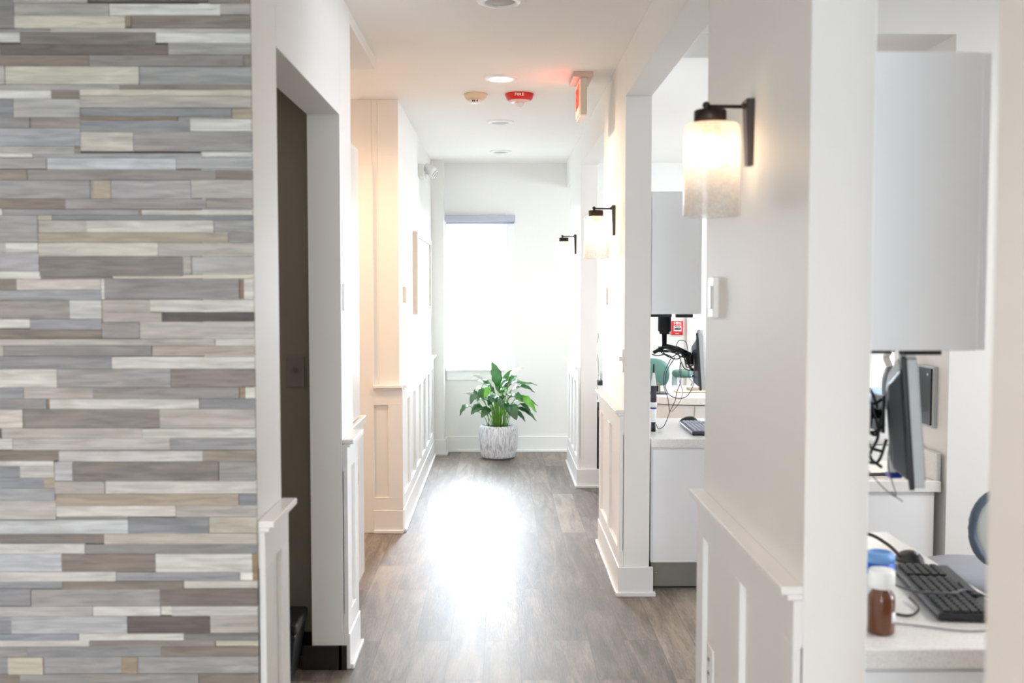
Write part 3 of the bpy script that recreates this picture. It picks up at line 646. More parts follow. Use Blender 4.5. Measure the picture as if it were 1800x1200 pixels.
oval_pad(MB(), .15, .125, .09, 2.6).xf(Matrix.Translation((-.02, 0, .845))).build('backrest', GREEN, t)
oval_pad(MB(), .24, .26, .10, 3.2).xf(Matrix.Translation((.05, .28, .55)) @ Matrix.Rotation(R(90), 4, 'X')).build('seat', GREEN, t)
ar = oval_pad(MB(), .10, .11, .055, 2.2).xf(Matrix.Translation((.255, .0, .845)) @ Matrix.Rotation(R(90), 4, 'X')).build('armrest', GREEN, t)
MB().box(.155, .195, -.02, .02, .50, .825).build('arm_post', mat('clear_blue_grey', (186, 206, 214), .25), ar, bevel=.006)
MB().tube([(-.02, .05, .50), (-.02, .03, .76)], .02, 12).build('back_support', CHROME, t)
MB().tube([(.05, .2, .12), (.05, .2, .50)], .06, 20).build('column', CHROME, t)
MB().lathe([(0, 0), (.28, 0), (.28, .05), (.10, .12), (0, .12)], 32, (.05, .2, 0)).build('base', WPL, t)
# blue reclined chair
t = thing('dental_chair', 'blue reclined patient chair seen left of the large monitor', 'chair', (2.75, 7.2, 0))
oval_pad(MB(), .55, .26, .09, 2.6).xf(Matrix.Translation((0, 0, .775)) @ Matrix.Rotation(R(90), 4, 'X')).build('seat', BLUEC, t)
oval_pad(MB(), .34, .24, .09, 2.6).xf(Matrix.Translation((.72, 0, .93)) @ Matrix.Rotation(R(-25), 4, 'Y') @ Matrix.Rotation(R(90), 4, 'X')).build('backrest', BLUEC, t)
MB().box(-.35, .3, -.14, .14, .45, .73).build('seat_shell', WPL, t, bevel=.05, seg=4)
MB().box(-.2, .2, -.11, .11, .08, .45).build('column', WPL, t, bevel=.03)
MB().box(-.45, .4, -.2, .2, 0, .08).build('base', WPL, t, bevel=.02)
# near stool
t = thing('operator_stool', 'slate-blue stool beyond the nearest worktop, backrest cut by the frame-side wall', 'stool', (1.67, 3.52, 0))
MB().lathe([(0, .50), (.17, .50), (.20, .52), (.205, .545), (.19, .562), (.12, .570), (0, .572)], 40).build('seat', GREYV, t)
bk = MB()
pts = [(-.06 + .085*math.cos(a), -.26, .765 + .115*math.sin(a)) for a in [2*PI*k/28 for k in range(29)]]
bk.tube(pts, .014, 10, cap=False); bk.build('backrest_rim', GREYB, t)
oval_pad(MB(), .078, .108, .02, 2).xf(Matrix.Translation((-.06, -.26, .765))).build('backrest_pad', mat('pale_pad', (190, 196, 192), .5), t)
MB().tube(smooth_path([(-.06, -.26, .66), (-.05, -.24, .52), (0, -.12, .47), (0, 0, .48)]), .012).build('back_support', BLACK, t)
MB().tube([(0, 0, .10), (0, 0, .50)], .025, 18).build('column', CHROME, t)
for k in range(5):
    a = 2*PI*k/5; lg = MB().tube([(0, 0, .11), (.26*math.cos(a), .26*math.sin(a), .075)], [.024, .014]).build('leg', CHROME, t)
    MB().tube([(.26*math.cos(a) - .012, .26*math.sin(a), .03), (.26*math.cos(a) + .012, .26*math.sin(a), .03)], .03, 18).build('caster', BLACK, lg)

# operating light on the cross wall return, framed dark panel, pale wall cabinet
t = thing('dental_light', 'grey oval dental lamp head left of the large monitor', 'lamp', (1.70, 4.44, 1.11))
oval_pad(MB(), .030, .095, .05, 2.2).build('lamp_head', mat('lamp_grey', (116, 122, 132), .4), t)
MB().box(.008, .013, -.032, -.022, -.05, .06).build('handle_slot', BLACK, t, bevel=.002)
MB().tube(smooth_path([(.0, 0, .085), (-.018, 0, .13), (-.01, 0, .15), (.012, 0, .19)]), [.016]*25 if False else .013).build('arm', WPL, t)
MB().tube([(-.0, 0, .165), (.03, 0, .20), (.058, 0, .21)], .020).build('arm_joint', mat('joint_blue', (140, 156, 184), .4), t)
t = thing('wall_monitor', 'dark panel in a silver frame on the taupe wall behind the large monitor', 'monitor', (1.765, 4.17, 1.10))
MB().box(-.018, 0, -.07, .09, -.125, .125).build('frame', SILVER, t, bevel=.002)
MB().box(-.024, -.016, -.058, .078, -.115, .115).build('screen', BLACK, t, bevel=.001)
MB().lathe([(0, 0), (.006, 0), (.006, .003), (0, .004)], 16).xf(Matrix.Translation((-.024, -.03, .09)) @ Matrix.Rotation(R(-90), 4, 'Y')).build('indicator', WPL, t)
t = thing('wall_cabinet', 'small cream cabinet far off on the wall of the far room', 'cabinet', (3.62, YE, 1.15))
MB().box(-.22, .22, -.3, 0, -.11, .75).build('body', mat('cream_cabinet', (238, 234, 208), .5), t, bevel=.004)
MB().box(-.215, .215, -.318, -.3, -.105, .745).build('door', mat('cream_cabinet_door', (243, 240, 218), .5), t, bevel=.004)

# ------------------------------------------------------------------ monitors on arms
def monitor(loc, label, roll, yaw):
    """edge-on monitor: screen faces +x; width along y, height z"""
    t = thing('monitor', label, 'monitor', loc, yaw); t.rotation_euler = (0, R(roll), yaw)
    MB().box(.004, .028, -.2355, .235, -.150, .152).build('bezel', SILVER, t, bevel=.003)
    MB().box(.0275, .0295, -.222, .222, -.135, .140).build('screen', mat('dark_screen', (18, 20, 24), .15), t)
    MB().box(-.008, .0045, -.236, .236, -.155, .156).build('rim', BLACK, t, bevel=.003)
    b = MB(); v = []
    for x, hy, z0, z1 in ((-.008, .215, -.140, .130), (-.038, .15, -.120, .090), (-.046, .10, -.10, .06)):
        v.append([b.bm.verts.new(p) for p in ((x, -hy, z0), (x, hy, z0), (x, hy, z1), (x, -hy, z1))])
    for i in (0, 1):
        for k in range(4): b.bm.faces.new((v[i][k], v[i][(k+1) % 4], v[i+1][(k+1) % 4], v[i+1][k]))
    b.bm.faces.new(v[0][::-1]); b.bm.faces.new(v[2])
    b.build('rear_shell', NAVY, t, bevel=.008, seg=3)
    return t
def cable(pts, r=.0022, m=BLACK, label='black cable in the tangle on the monitor arm', group='tangled cables', n=7):
    return tag(MB().tube(smooth_path(pts, 8), r, n).build('cable', m), label, 'cable', group)

# near
monitor((1.030, 2.575, 1.225), 'large monitor seen edge-on in the nearest opening', -4.5, R(-20.6))
t = thing('monitor_mount', 'black jointed arm holding the large near monitor', 'monitor arm', (.875, 2.62, 1.41))
MB().lathe([(0, 0), (.03, 0), (.03, -.05), (.018, -.06), (.014, -.06), (.014, -.13), (0, -.13)], 24).build('mount', BLACK2, t)
MB().tube([(0, 0, -.12), (.035, 0, -.15), (.06, 0, -.185)], .012).build('upper_link', BLACK2, t)
MB().tube([(-.01, 0, -.13), (.03, -.01, -.19), (.055, -.01, -.19)], .011).build('lower_link', BLACK2, t)
MB().tube([(.045, 0, -.215), (.045, 0, -.165)], .017, 18).build('elbow', BLACK2, t)
MB().box(.02, .058, -.03, .03, -.245, -.215).build('power_block', BLACK, t, bevel=.005)
MB().tube([(.045, 0, -.19), (.092, -.02, -.19)], .014).build('wrist', BLACK2, t)
MB().box(.088, .096, -.06, .02, -.235, -.14).build('mount_plate', BLACK2, t, bevel=.002)
MB().lathe([(0, 0), (.004, 0), (.004, .002), (0, .0025)], 14).xf(Matrix.Translation((.033, -.0305, -.229)) @ Matrix.Rotation(R(90), 4, 'X')).build('indicator_light', mat('led_green', (150, 220, 40), .4, emit=(150, 230, 30), es=1.2), t)
tag(MB().box(.965, .98, 2.50, 2.53, 1.085, 1.135).build('plug_adapter', mat('adapter_white', (214, 214, 214), .5), bevel=.003), 'white adapter hanging under the near monitor arm', 'adapter')
tag(MB().box(.962, .992, 2.495, 2.535, 1.072, 1.083).build('plug', mat('blue_plug', (24, 50, 150), .4), bevel=.003), 'blue connector plug below the near monitor arm', 'plug')
LBN = 'black cable tangled on the near monitor arm'; GN = 'cables on the near monitor arm'
for pts in ([(.80, 2.60, 1.34), (.87, 2.58, 1.33), (.93, 2.57, 1.29), (.95, 2.56, 1.24)], [(.86, 2.60, 1.30), (.90, 2.57, 1.22), (.945, 2.56, 1.17), (.96, 2.56, 1.22)],
            [(.86, 2.58, 1.28), (.93, 2.56, 1.25), (.965, 2.57, 1.26)], [(.88, 2.57, 1.33), (.91, 2.55, 1.24), (.925, 2.55, 1.15), (.96, 2.55, 1.13)],
            [(.86, 2.58, 1.24), (.91, 2.55, 1.19), (.94, 2.55, 1.18), (.965, 2.55, 1.20)], [(.90, 2.58, 1.31), (.935, 2.56, 1.21), (.90, 2.56, 1.13), (.95, 2.56, 1.10), (.975, 2.56, 1.16)],
            [(.87, 2.60, 1.27), (.92, 2.56, 1.27), (.95, 2.55, 1.18), (.93, 2.55, 1.12), (.96, 2.55, 1.09)]):
    cable(pts, .004, label=LBN, group=GN)
cable([(.86, 2.55, 1.16), (.885, 2.5, 1.12), (.925, 2.45, 1.06), (.955, 2.4, 1.035)], .0013, label='thin grey wire drooping lowest below the near monitor', group=None, m=mat('wire_grey', (90, 76, 76), .5))
cable([(.96, 2.5, 1.18), (.958, 2.5, 1.10), (.962, 2.46, 1.04), (.935, 2.42, 1.055)], .0013, label='thin wire looping from the arm joint beneath the near monitor', group=None, m=MATS['wire_grey'])
t = thing('stylus_pen', 'dark pen lying on the worktop in the cross-wall opening', 'pen', (1.50, 4.12, .776), R(2))
MB().tube([(-.055, 0, .008), (-.04, 0, .008), (.085, 0, .008)], [.002, .007, .007], 12).build('barrel', mat('dark_brown', (50, 38, 34), .4), t)
MB().tube([(.086, 0, .008), (.10, 0, .008)], .0065, 12).build('pen_cap', BLACK, t)
MB().box(0.05, .095, -.002, .002, .0145, .0175).build('clip', SILVER, t)

# mid
monitor((1.118, 5.72, 1.145), 'small monitor seen edge-on past the middle pier', -4, R(-12))
t = thing('monitor_mount', 'black jointed arm under the middle hanging cabinet', 'monitor arm', (.898, 5.6, 1.41))
MB().lathe([(0, 0), (.05, 0), (.05, -.008), (.036, -.010), (.036, -.10), (.028, -.108), (.028, -.118), (.014, -.120), (.012, -.20), (0, -.20)], 28).build('mount', BLACK2, t)
MB().tube([(0, 0, -.182), (.07, 0, -.20), (.14, 0, -.235)], [.012, .015, .016]).build('upper_link', BLACK2, t)
MB().tube([(0, 0, -.19), (.08, .01, -.215), (.15, .0, -.245)], .009).build('lower_link', mat('grey_metal', (120, 120, 116), .35, metal=.6), t)
MB().tube([(-.06, 0, -.222), (0, 0, -.19)], .010).build('tail_link', BLACK2, t)
MB().tube([(.14, 0, -.285), (.14, 0, -.225)], .02, 18).build('elbow', BLACK2, t)
MB().box(.155, .178, -.045, .045, -.315, -.215).build('mount_plate', mat('brass_plate', (150, 134, 110), .35, metal=.5), t, bevel=.002)
MB().box(.15, .19, -.02, .02, -.355, -.345).build('blue_connector', MATS['blue_plug'], t, bevel=.002)
random.seed(9)
for k in range(9):
    z = 1.205 + random.uniform(-.02, .02); j = lambda a: random.uniform(-a, a)
    cable([(.87 + j(.02), 5.58, 1.21 + j(.02)), (.93 + j(.03), 5.56 + j(.02), 1.195 + j(.035)), (.975 + j(.02), 5.56 + j(.02), 1.18 + j(.04)), (1.01 + j(.02), 5.56, 1.155 + j(.045)), (1.045, 5.57, 1.13 + j(.04)), (1.068, 5.6, 1.12 + j(.02))], .0028, label='black cable bundled along the middle monitor arm', group='cables on the middle monitor arm')
PUR = mat('purple_black_wire', (62, 48, 84), .45)
Wd = [([(.94, 5.5, 1.17), (.895, 5.5, 1.09), (.892, 5.5, 1.0), (.93, 5.5, .955), (1.0, 5.5, .955), (1.04, 5.5, 1.02), (1.045, 5.5, 1.10)], .0023, 'purple-black wire hanging in the widest loop past the middle pier'),
      ([(.925, 5.52, 1.17), (.885, 5.52, 1.08), (.885, 5.52, 1.01), (.905, 5.52, .95), (.917, 5.52, .875)], .0023, 'wire dropping left past the green chair to the counter'),
      ([(.975, 5.52, 1.14), (.975, 5.52, 1.04), (.955, 5.52, .98), (.945, 5.52, .93), (.918, 5.52, .872), (.885, 5.5, .80), (.85, 5.48, .785), (.838, 5.47, .81)], .0021, 'grey wire curving down from the arm onto the middle worktop'),
      ([(.97, 5.51, 1.14), (.965, 5.51, 1.05), (.985, 5.51, .98), (.965, 5.51, .92), (.925, 5.51, .872)], .0015, 'thin wire crossing in front of the green armrest'),
      ([(.945, 5.54, 1.20), (.965, 5.54, 1.255), (1.005, 5.54, 1.25), (1.02, 5.54, 1.19)], .0023, 'wire arching above the middle monitor arm beside the red box'),
      ([(1.03, 5.54, 1.17), (1.05, 5.54, 1.205), (1.075, 5.54, 1.20)], .0023, 'short wire arching at the back of the middle monitor'),
      ([(1.03, 5.55, 1.13), (1.025, 5.55, 1.06), (1.045, 5.55, 1.03), (1.035, 5.55, 1.01), (1.06, 5.55, 1.06)], .0014, 'curly wire beneath the middle monitor plate'),
      ([(.83, 5.6, 1.18), (.86, 5.6, 1.172), (.90, 5.58, 1.18), (.93, 5.56, 1.17)], .003, 'thick cable leaving the arm leftwards behind the middle pier')]
for pts, r, lb in Wd: cable(pts, r, PUR if r < .0025 else BLACK, lb, None)

# wand holder, tray with picture cube
t = thing('camera_wand', 'upright white and black dental camera wand beside the middle pier', 'dental tool', (.818, 5.45, .776))
MB().lathe([(0, 0), (.013, 0), (.013, .05), (0, .05)], 20).build('foot', BLACK, t)
MB().lathe([(.013, .05), (.016, .055), (.016, .115), (.013, .12)], 20).build('grip', WPL, t)
MB().lathe([(.0165, .12), (.0165, .13)], 20).build('ring', mat('purple', (66, 40, 130), .4), t)
MB().lathe([(0, .13), (.019, .13), (.019, .158), (0, .158)], 20).build('holder_collar', WPL, t)
MB().lathe([(0, .158), (.0165, .158), (.0165, .245), (0, .245)], 20).build('sleeve', mat('dark_grey', (58, 54, 68), .4), t)
MB().lathe([(.0155, .245), (.013, .27), (.007, .31), (.005, .315), (0, .315)], 20).build('body', WPL, t)
MB().lathe([(0, .315), (.005, .315), (.004, .36), (0, .362)], 14).build('tip', BLACK, t)
t = thing('instrument_tray', 'dark arm tray under the green chair, past the middle pier', 'tray', (.90, 5.9, .94))
MB().box(-.07, .06, -.06, .06, -.008, 0).build('top', mat('tray_grey', (94, 106, 116), .4), t, bevel=.004)
MB().tube([(-.045, 0, -.008), (-.045, 0, -.165)], .008).build('stand', BLACK2, t)
t = thing('photo_cube', 'small box with a black and white picture on the dark tray', 'box', (.895, 5.88, .9405))
MB().box(-.02, .024, -.02, .03, 0, .055).build('box', mat('box_tan', (150, 140, 110), .6), t, bevel=.002)
MB().box(-.022, .017, -.023, -.020, .002, .048).build('picture_border', mat('pull_white', (236, 232, 228), .5), t)
MB().box(-.018, .012, -.0245, -.023, .008, .042).build('picture', BLACK, t)
b = MB(); b.tube([(-.014 + .010*math.cos(a), -.025, .025 + .012*math.sin(a)) for a in [R(-80) + R(160)*k/10 for k in range(11)]], .0022, 6); b.build('picture_motif', WPL, t)

# keyboards and mice
def keyboard(loc, label, case, key, rz=0):
    t = thing('keyboard', label, 'keyboard', loc, rz)
    MB().box(-.075, .075, -.215, .215, .004, .020).build('case', case, t, bevel=.004)
    MB().box(-.07, -.06, -.2, .2, 0, .004).build('foot_strip', BLACK, t); MB().box(.06, .07, -.2, .2, 0, .004).build('foot_strip', BLACK, t)
    k0 = MB().box(-.0078, .0078, -.0078, .0078, .020, .027).build('key', key, t, bevel=.0015)
    me = k0.data; bpy.data.objects.remove(k0)
    sp = MB().box(-.0078, .0078, -.055, .055, .020, .027).build('space_bar', key, t, bevel=.0015); sp.location = (-.052 + .104, -.02, 0)
    for r_ in range(6):
        for c in range(20):
            y = -.20 + c * .0205
            if r_ == 5 and -.08 < y < .045: continue
            if c in (14,) : continue
            if len([q for q in t.children if q.name.startswith('key')]) > 96: continue
            k = bpy.data.objects.new('key', me); C.objects.link(k); k.parent = t; k.location = (-.052 + .0205*r_, y, 0)
            md = k.modifiers.new('bevel', 'BEVEL'); md.width = .0012; md.segments = 1
    return t
keyboard((1.105, 2.51, .7755), 'black keyboard on the nearest worktop behind the brown bottle', mat('kb_black', (30, 33, 40), .4), mat('key_black', (48, 50, 54), .45), R(-7))
keyboard((1.075, 5.50, .7755), 'dark keyboard with pale glare on the middle worktop', mat('kb_case', (58, 54, 66), .4), mat('key_glare', (150, 154, 172), .35), R(-1))  # pale key colour stands in for glare on dark keys
def mouse(loc, label, rz):
    t = thing('computer_mouse', label, 'mouse', loc, rz)
    b = MB(); bmesh.ops.create_uvsphere(b.bm, u_segments=24, v_segments=14, radius=1)
    for v in b.bm.verts:
        v.co.z = max(v.co.z, 0); v.co = Vector((v.co.x*.031, v.co.y*.056, v.co.z*.034*(1 - .25*v.co.y)))
    b.build('shell', BLACK, t, smooth=True)
    MB().tube([(-.003, -.03, .030), (.003, -.03, .030)], .007, 16).build('scroll_wheel', SILVER, t)
mouse((1.145, 2.82, .776), 'black mouse behind the black keyboard on the nearest worktop', R(10))
mouse((1.075, 5.82, .776), 'dark mouse behind the keyboard on the middle worktop', R(60))
cable([(1.03, 2.78, .782), (.98, 2.60, .80), (.99, 2.44, .81), (1.08, 2.42, .807), (1.14, 2.45, .806), (1.21, 2.42, .781)], .003, mat('cable_grey', (84, 86, 92), .5), 'grey cable draped across the black keyboard', None)
cable([(.90, 2.40, .779), (.945, 2.34, .779), (.99, 2.38, .782), (1.0, 2.46, .786)], .003, BLACK, 'black cable looping from behind the brown bottle', None)
cable([(.87, 2.30, .778), (.95, 2.27, .778), (1.03, 2.235, .778), (1.12, 2.24, .778), (1.20, 2.25, .778)], .0016, mat('wire_mauve', (120, 96, 104), .5), 'thin wire lying across the front of the nearest worktop', None)
cable([(.99, 2.85, .83), (1.04, 2.86, .845), (1.09, 2.84, .82), (1.12, 2.82, .79)], .005, mat('cable_brown', (64, 54, 52), .5), 'thick dark cable arching to the black mouse', None)

# bottle and blue-lidded jar
t = thing('medicine_bottle', 'brown bottle with white cap and label on the nearest worktop', 'bottle', (.846, 2.235, .776))
AMB = mat('amber_glass', (98, 54, 28), .15, spec=.7, noise=.06); 
MB().lathe([(0, 0), (.026, 0), (.0295, .004), (.0295, .075), (.0285, .084), (.022, .094), (.0195, .098), (.0195, .102), (0, .102)], 40).build('body', AMB, t)
MB().lathe([(0, .102), (.0265, .102), (.0285, .104), (.0285, .138), (.026, .142), (0, .142)], 40).build('cap', WPL, t)
b = MB(); n = 12
for k in range(n):
    a0, a1 = R(-62 + 50*k/n), R(-62 + 50*(k+1)/n); r = .0299
    v = [b.bm.verts.new(p) for p in ((r*math.cos(a0), r*math.sin(a0), .028), (r*math.cos(a1), r*math.sin(a1), .028), (r*math.cos(a1), r*math.sin(a1), .052), (r*math.cos(a0), r*math.sin(a0), .052))]
    b.bm.faces.new(v).smooth = True
bmesh.ops.remove_doubles(b.bm, verts=b.bm.verts[:], dist=1e-5)
lb = b.build('label', WPL, t); sd = lb.modifiers.new('thickness', 'SOLIDIFY'); sd.thickness = .0006; sd.offset = 1
t = thing('lidded_jar', 'pale jar with a bright blue band and lid behind the brown bottle', 'jar', (.925, 2.46, .776))
MB().lathe([(0, 0), (.032, 0), (.034, .004), (.034, .072), (0, .072)], 36).build('body', mat('jar_pale', (226, 230, 236), .35), t)
MB().lathe([(0, .073), (.036, .073), (.036, .100), (0, .100)], 36).build('lid_band', mat('bright_blue', (22, 96, 214), .35), t)
MB().lathe([(0, .100), (.036, .100), (.036, .116), (.032, .122), (.024, .124), (.022, .118), (0, .118)], 36).build('lid', mat('pale_blue', (120, 170, 236), .3), t)

# strip seen between far pier and middle pier
t = thing('base_cabinet', 'narrow slice of a white desk behind the farthest right pier', 'cabinet', (.97, 8.45, 0))
MB().box(-.205, .03, -.42, .42, .665, .735).build('apron', LAMW, t, bevel=.002)
MB().box(-.01, .02, -.40, .40, .0, .664).build('carcass', LAMW, t, bevel=.002)

tag(MB().box(.765, 1.0, 8.02, 8.9, .737, .775).build('worktop', COUNTER, bevel=.003), 'worktop sliver behind the farthest right pier, with a hanging wire', 'worktop')
t = thing('computer_tower', 'black computer tower in the gap beside the farthest right pier', 'computer', (.86, 8.25, 0))
MB().box(-.094, .07, -.22, .20, .012, .60).build('case', NAVY, t, bevel=.004)
MB().box(-.09, .08, -.224, -.22, .53, .58).build('drive_bay', mat('mauve_panel', (128, 104, 112), .5), t)
for q in (-.15, .15): MB().box(-.08, .08, q - .02, q + .02, 0, .012).build('foot', BLACK, t)
cable([(.762, 8.1, 1.19), (.775, 8.1, 1.17), (.765, 8.1, 1.10), (.762, 8.1, 1.05), (.772, 8.1, .98), (.776, 8.1, .86), (.768, 8.09, .776)], .0022, PUR, 'wavy wire hanging in the slit beside the farthest right pier', None)
t = thing('desk_scanner', 'small grey device in the slit beside the farthest right pier', 'device', (.83, 8.15, .776))
MB().box(-.055, .05, -.08, .08, 0, .03).build('base', NAVY, t, bevel=.004)
MB().box(-.03, .05, -.07, .07, .03, .10).build('body', SILVER, t, bevel=.01)

# ------------------------------------------------------------------ potted peace lily
def pot_mat():
    m = bpy.data.materials.new('whitewashed_fluted_ceramic'); m.use_nodes = True; nt = m.node_tree; N = nt.nodes.new; L = nt.links.new
    b = nt.nodes['Principled BSDF']; tc = N('ShaderNodeTexCoord'); mp = N('ShaderNodeMapping'); mp.inputs['Scale'].default_value = (85, 85, 11); L(tc.outputs['Object'], mp.inputs['Vector'])
    n = N('ShaderNodeTexNoise'); n.inputs['Scale'].default_value = 1; n.inputs['Detail'].default_value = 5; n.inputs['Distortion'].default_value = .6; L(mp.outputs['Vector'], n.inputs['Vector'])
    r = N('ShaderNodeValToRGB'); e = r.color_ramp.elements; e[0].position = .34; e[0].color = lin((170, 168, 176)) + (1,); e[1].position = .54; e[1].color = lin((240, 241, 244)) + (1,)
    L(n.outputs['Fac'], r.inputs['Fac']); L(r.outputs['Color'], b.inputs['Base Color']); b.inputs['Roughness'].default_value = .6
    bp = N('ShaderNodeBump'); bp.inputs['Strength'].default_value = .8; bp.inputs['Distance'].default_value = .006; L(n.outputs['Fac'], bp.inputs['Height']); L(bp.outputs['Normal'], b.inputs['Normal'])
    return m
PX, PY = -.022, 9.27
t = thing('potted_peace_lily', 'leafy peace lily in a whitewashed pot below the end window', 'potted plant', (PX, PY, 0))
MB().lathe([(0, 0), (.142, 0), (.146, .004), (.156, .03), (.172, .10), (.181, .17), (.181, .22), (.174, .275), (.164, .298), (.158, .304), (.150, .302), (.150, .27), (0, .27)], 64).build('pot', pot_mat(), t)
MB().lathe([(0, .002), (.147, .002), (.150, .012), (.152, .016), (0, .016)], 48).build('pot_foot', mat('pot_foot', (120, 118, 124), .7), t)
MB().lathe([(0, .286), (.08, .289), (.149, .282), (.149, .272), (0, .272)], 32).build('soil', mat('soil', (58, 46, 38), .95, noise=.3, scale=60, bump=.8, bscale=60), t)
def leaf_mat(name, c1, c2):
    m = bpy.data.materials.new(name); m.use_nodes = True; nt = m.node_tree; N = nt.nodes.new; L = nt.links.new; b = nt.nodes['Principled BSDF']
    tc = N('ShaderNodeTexCoord'); n = N('ShaderNodeTexNoise'); n.inputs['Scale'].default_value = 14; L(tc.outputs['Object'], n.inputs['Vector'])
    r = N('ShaderNodeValToRGB'); e = r.color_ramp.elements; e[0].position = .35; e[0].color = lin(c1) + (1,); e[1].position = .65; e[1].color = lin(c2) + (1,)
    L(n.outputs['Fac'], r.inputs['Fac']); L(r.outputs['Color'], b.inputs['Base Color']); b.inputs['Roughness'].default_value = .24; b.inputs['Specular IOR Level'].default_value = .9
    tl = N('ShaderNodeBsdfTranslucent'); tl.inputs['Color'].default_value = lin((120, 200, 50)) + (1,)
    mx = N('ShaderNodeMixShader'); mx.inputs[0].default_value = .2; ou = nt.nodes['Material Output']
    L(b.outputs[0], mx.inputs[1]); L(tl.outputs[0], mx.inputs[2]); L(mx.outputs[0], ou.inputs[0])
    return m
LF = leaf_mat('lily_leaf', (26, 70, 40), (52, 118, 52)); LFY = leaf_mat('lily_leaf_young', (92, 168, 38), (128, 200, 60))
def leaf(b, base, tip, wid, sag, mi, roll=0, cup=.25, n=12):
    """arched, cupped blade from base to tip with wavy edge"""
    base, tip = Vector(base), Vector(tip); d = tip - base; Lh = d.length
    side = d.cross(Vector((0, 0, 1)));
    if side.length < .02: side = Vector((1, 0, 0))
    side.normalize(); side = Matrix.Rotation(roll, 3, d.normalized()) @ side; nrm = side.cross(d).normalized()
    rows_ = []
    for i in range(n + 1):
        t_ = i / n; p = base + d*t_ + Vector((0, 0, 1)) * sag * math.sin(PI*t_) 
        wd = wid * (math.sin(PI * min(1, t_**.75)) ** .8 if 0 < t_ < 1 else 0) + .0008
        r_ = []
        for q in (-1, -.55, 0, .55, 1):
            wv = .010 * wid/.04 * math.sin(t_*22 + q*3) * abs(q)
            r_.append(b.bm.verts.new(p + side*q*wd + nrm*(abs(q)*wd*cup + wv*.5)))
        rows_.append(r_)
    for i in range(n):
        for k in range(4):
            f = b.bm.faces.new((rows_[i][k], rows_[i][k+1], rows_[i+1][k+1], rows_[i+1][k])); f.smooth = True; f.material_index = mi
fol = MB(); stm = MB(); random.seed(3)
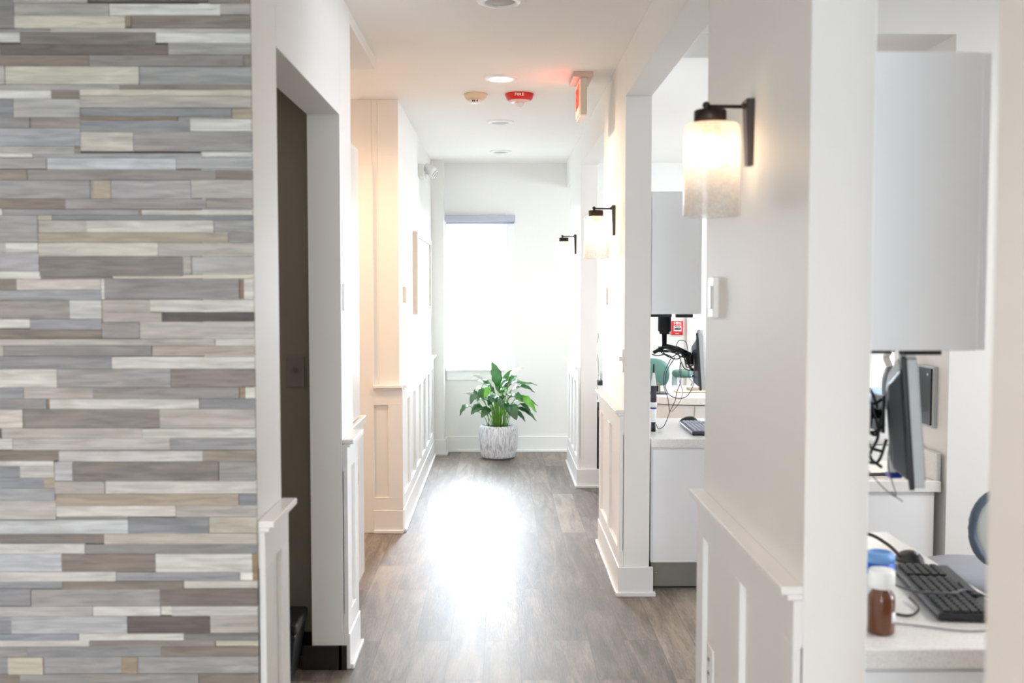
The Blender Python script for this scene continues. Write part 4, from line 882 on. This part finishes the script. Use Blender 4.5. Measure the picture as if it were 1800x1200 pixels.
# (blade base x,z ; tip x,z ; dy base, dy tip ; half width ; arch ; young) metres in the plant's own frame, from the photo
LV = [((.00, .655), (-.058, .885), -.02, -.06, .047, .0, 0, 1.45), ((-.16, .60), (-.255, .50), -.05, -.10, .036, .03, 0, .5), ((-.22, .62), (-.115, .60), -.02, -.06, .032, .03, 0, .3),
      ((-.10, .62), (-.185, .54), -.10, -.16, .036, .02, 0, .9), ((-.255, .47), (-.352, .385), .0, -.02, .030, .035, 0, .4), ((-.13, .47), (-.245, .42), -.12, -.2, .035, .03, 0, .7),
      ((-.075, .47), (-.15, .39), -.14, -.2, .030, .02, 0, .9), ((-.06, .50), (-.17, .56), -.15, -.24, .034, .02, 0, .2), ((-.03, .59), (-.15, .66), .02, .03, .030, .02, 0, .4),
      ((-.08, .66), (-.125, .56), -.12, -.18, .022, .01, 1, .9), ((.02, .62), (.10, .70), .0, -.03, .034, .03, 0, .8), ((.05, .68), (.125, .80), .04, .06, .026, .0, 0, 1.4),
      ((.09, .65), (.245, .665), .0, -.06, .034, .035, 0, .2), ((.10, .60), (.33, .60), .02, -.02, .036, .05, 0, .3), ((.12, .62), (.355, .66), .05, .05, .026, .03, 0, .2),
      ((.09, .55), (.225, .54), -.10, -.18, .042, .035, 0, .3), ((.15, .545), (.345, .43), -.06, -.12, .040, .045, 1, .5), ((.12, .50), (.36, .475), .0, -.02, .022, .05, 0, .5),
      ((.10, .50), (.165, .37), -.14, -.20, .042, .02, 0, .9), ((.16, .46), (.345, .345), -.03, -.08, .022, .03, 0, .5), ((.13, .44), (.245, .345), -.08, -.12, .020, .02, 0, .5),
      ((.02, .50), (.11, .44), -.15, -.24, .030, .03, 0, .3), ((-.02, .55), (.05, .47), -.16, -.23, .030, .02, 0, .8), ((.00, .60), (.09, .63), -.04, -.08, .026, .02, 1, .3),
      ((.04, .58), (-.02, .68), .06, .10, .034, .02, 0, .8), ((-.06, .60), (-.19, .70), .05, .10, .032, .03, 0, .4), ((.06, .62), (.17, .74), .08, .13, .030, .02, 0, .6),
      ((-.05, .56), (.03, .50), -.08, -.20, .032, .03, 0, .1), ((.03, .54), (.12, .58), -.12, -.22, .034, .03, 0, .2), ((-.11, .54), (-.20, .60), -.03, -.10, .030, .02, 0, .3),
      ((.20, .50), (.30, .40), -.02, -.06, .018, .02, 0, .5), ((-.02, .58), (-.09, .50), -.10, -.21, .034, .02, 0, .4), ((.07, .48), (.03, .42), -.12, -.18, .02, .02, 1, .4)]
for i, ((bx_, bz), (tx, tz), by, ty, wd, sag, yg, roll) in enumerate(LV):
    leaf(fol, (bx_, by, bz), (tx, ty, tz), wd*1.3, sag, yg, roll=roll * (1 if tx >= bx_ else -1))
    r0 = (.025 + random.random()*.075); a = math.atan2(by - .001, bx_*.6) + random.uniform(-.5, .5)
    p0 = (bx_*.35 + random.uniform(-.03, .03), by*.35 + random.uniform(-.03, .03), .285)
    stm.tube(smooth_path([p0, ((p0[0] + bx_*.6)/1.75, (p0[1] + by*.6)/1.75, .285 + (bz - .285)*.55), (bx_, by, bz)], 5), .0038, 6)
for k in range(14):
    a = random.uniform(0, 2*PI); q = random.uniform(.01, .07)
    stm.tube([(q*math.cos(a), q*math.sin(a) - .03, .285), (q*math.cos(a)*1.6, q*math.sin(a)*1.6 - .06, .44 + random.uniform(0, .1))], .0045, 6)
f_ = fol.build('foliage', [LF, LFY], t); sd = f_.modifiers.new('thickness', 'SOLIDIFY'); sd.thickness = .0008
STM = mat('lily_stem', (104, 158, 46), .4, noise=.15, scale=30); stm.build('stems', STM, t)
SPA = mat('white_spathe', (246, 246, 244), .5)
for (bx_, bz), (tx, tz), by in (((.10, .745), (.215, .822), -.02), ((-.14, .715), (-.24, .755), -.05), ((-.21, .55), (-.30, .60), -.05)):
    fb = MB(); leaf(fb, (bx_, by, bz), (tx, by - .03, tz), .026, .012, 0, roll=.6, cup=.5)
    fl = fb.build('flower', SPA, t); sd = fl.modifiers.new('thickness', 'SOLIDIFY'); sd.thickness = .001
    MB().tube([(tx - .012*(1 if tx > 0 else -1), by - .03, tz - .003), (tx + .016*(1 if tx > 0 else -1), by - .032, tz + .004)], [.004, .001], 8).build('green_tip', mat('spathe_tip', (170, 214, 70), .5), fl)
    MB().tube(smooth_path([(bx_*.25, by*.3, .285), (bx_*.6, by*.7, .285 + (bz-.285)*.6), (bx_, by, bz)], 5), .003, 6).build('flower_stalk', STM, fl)
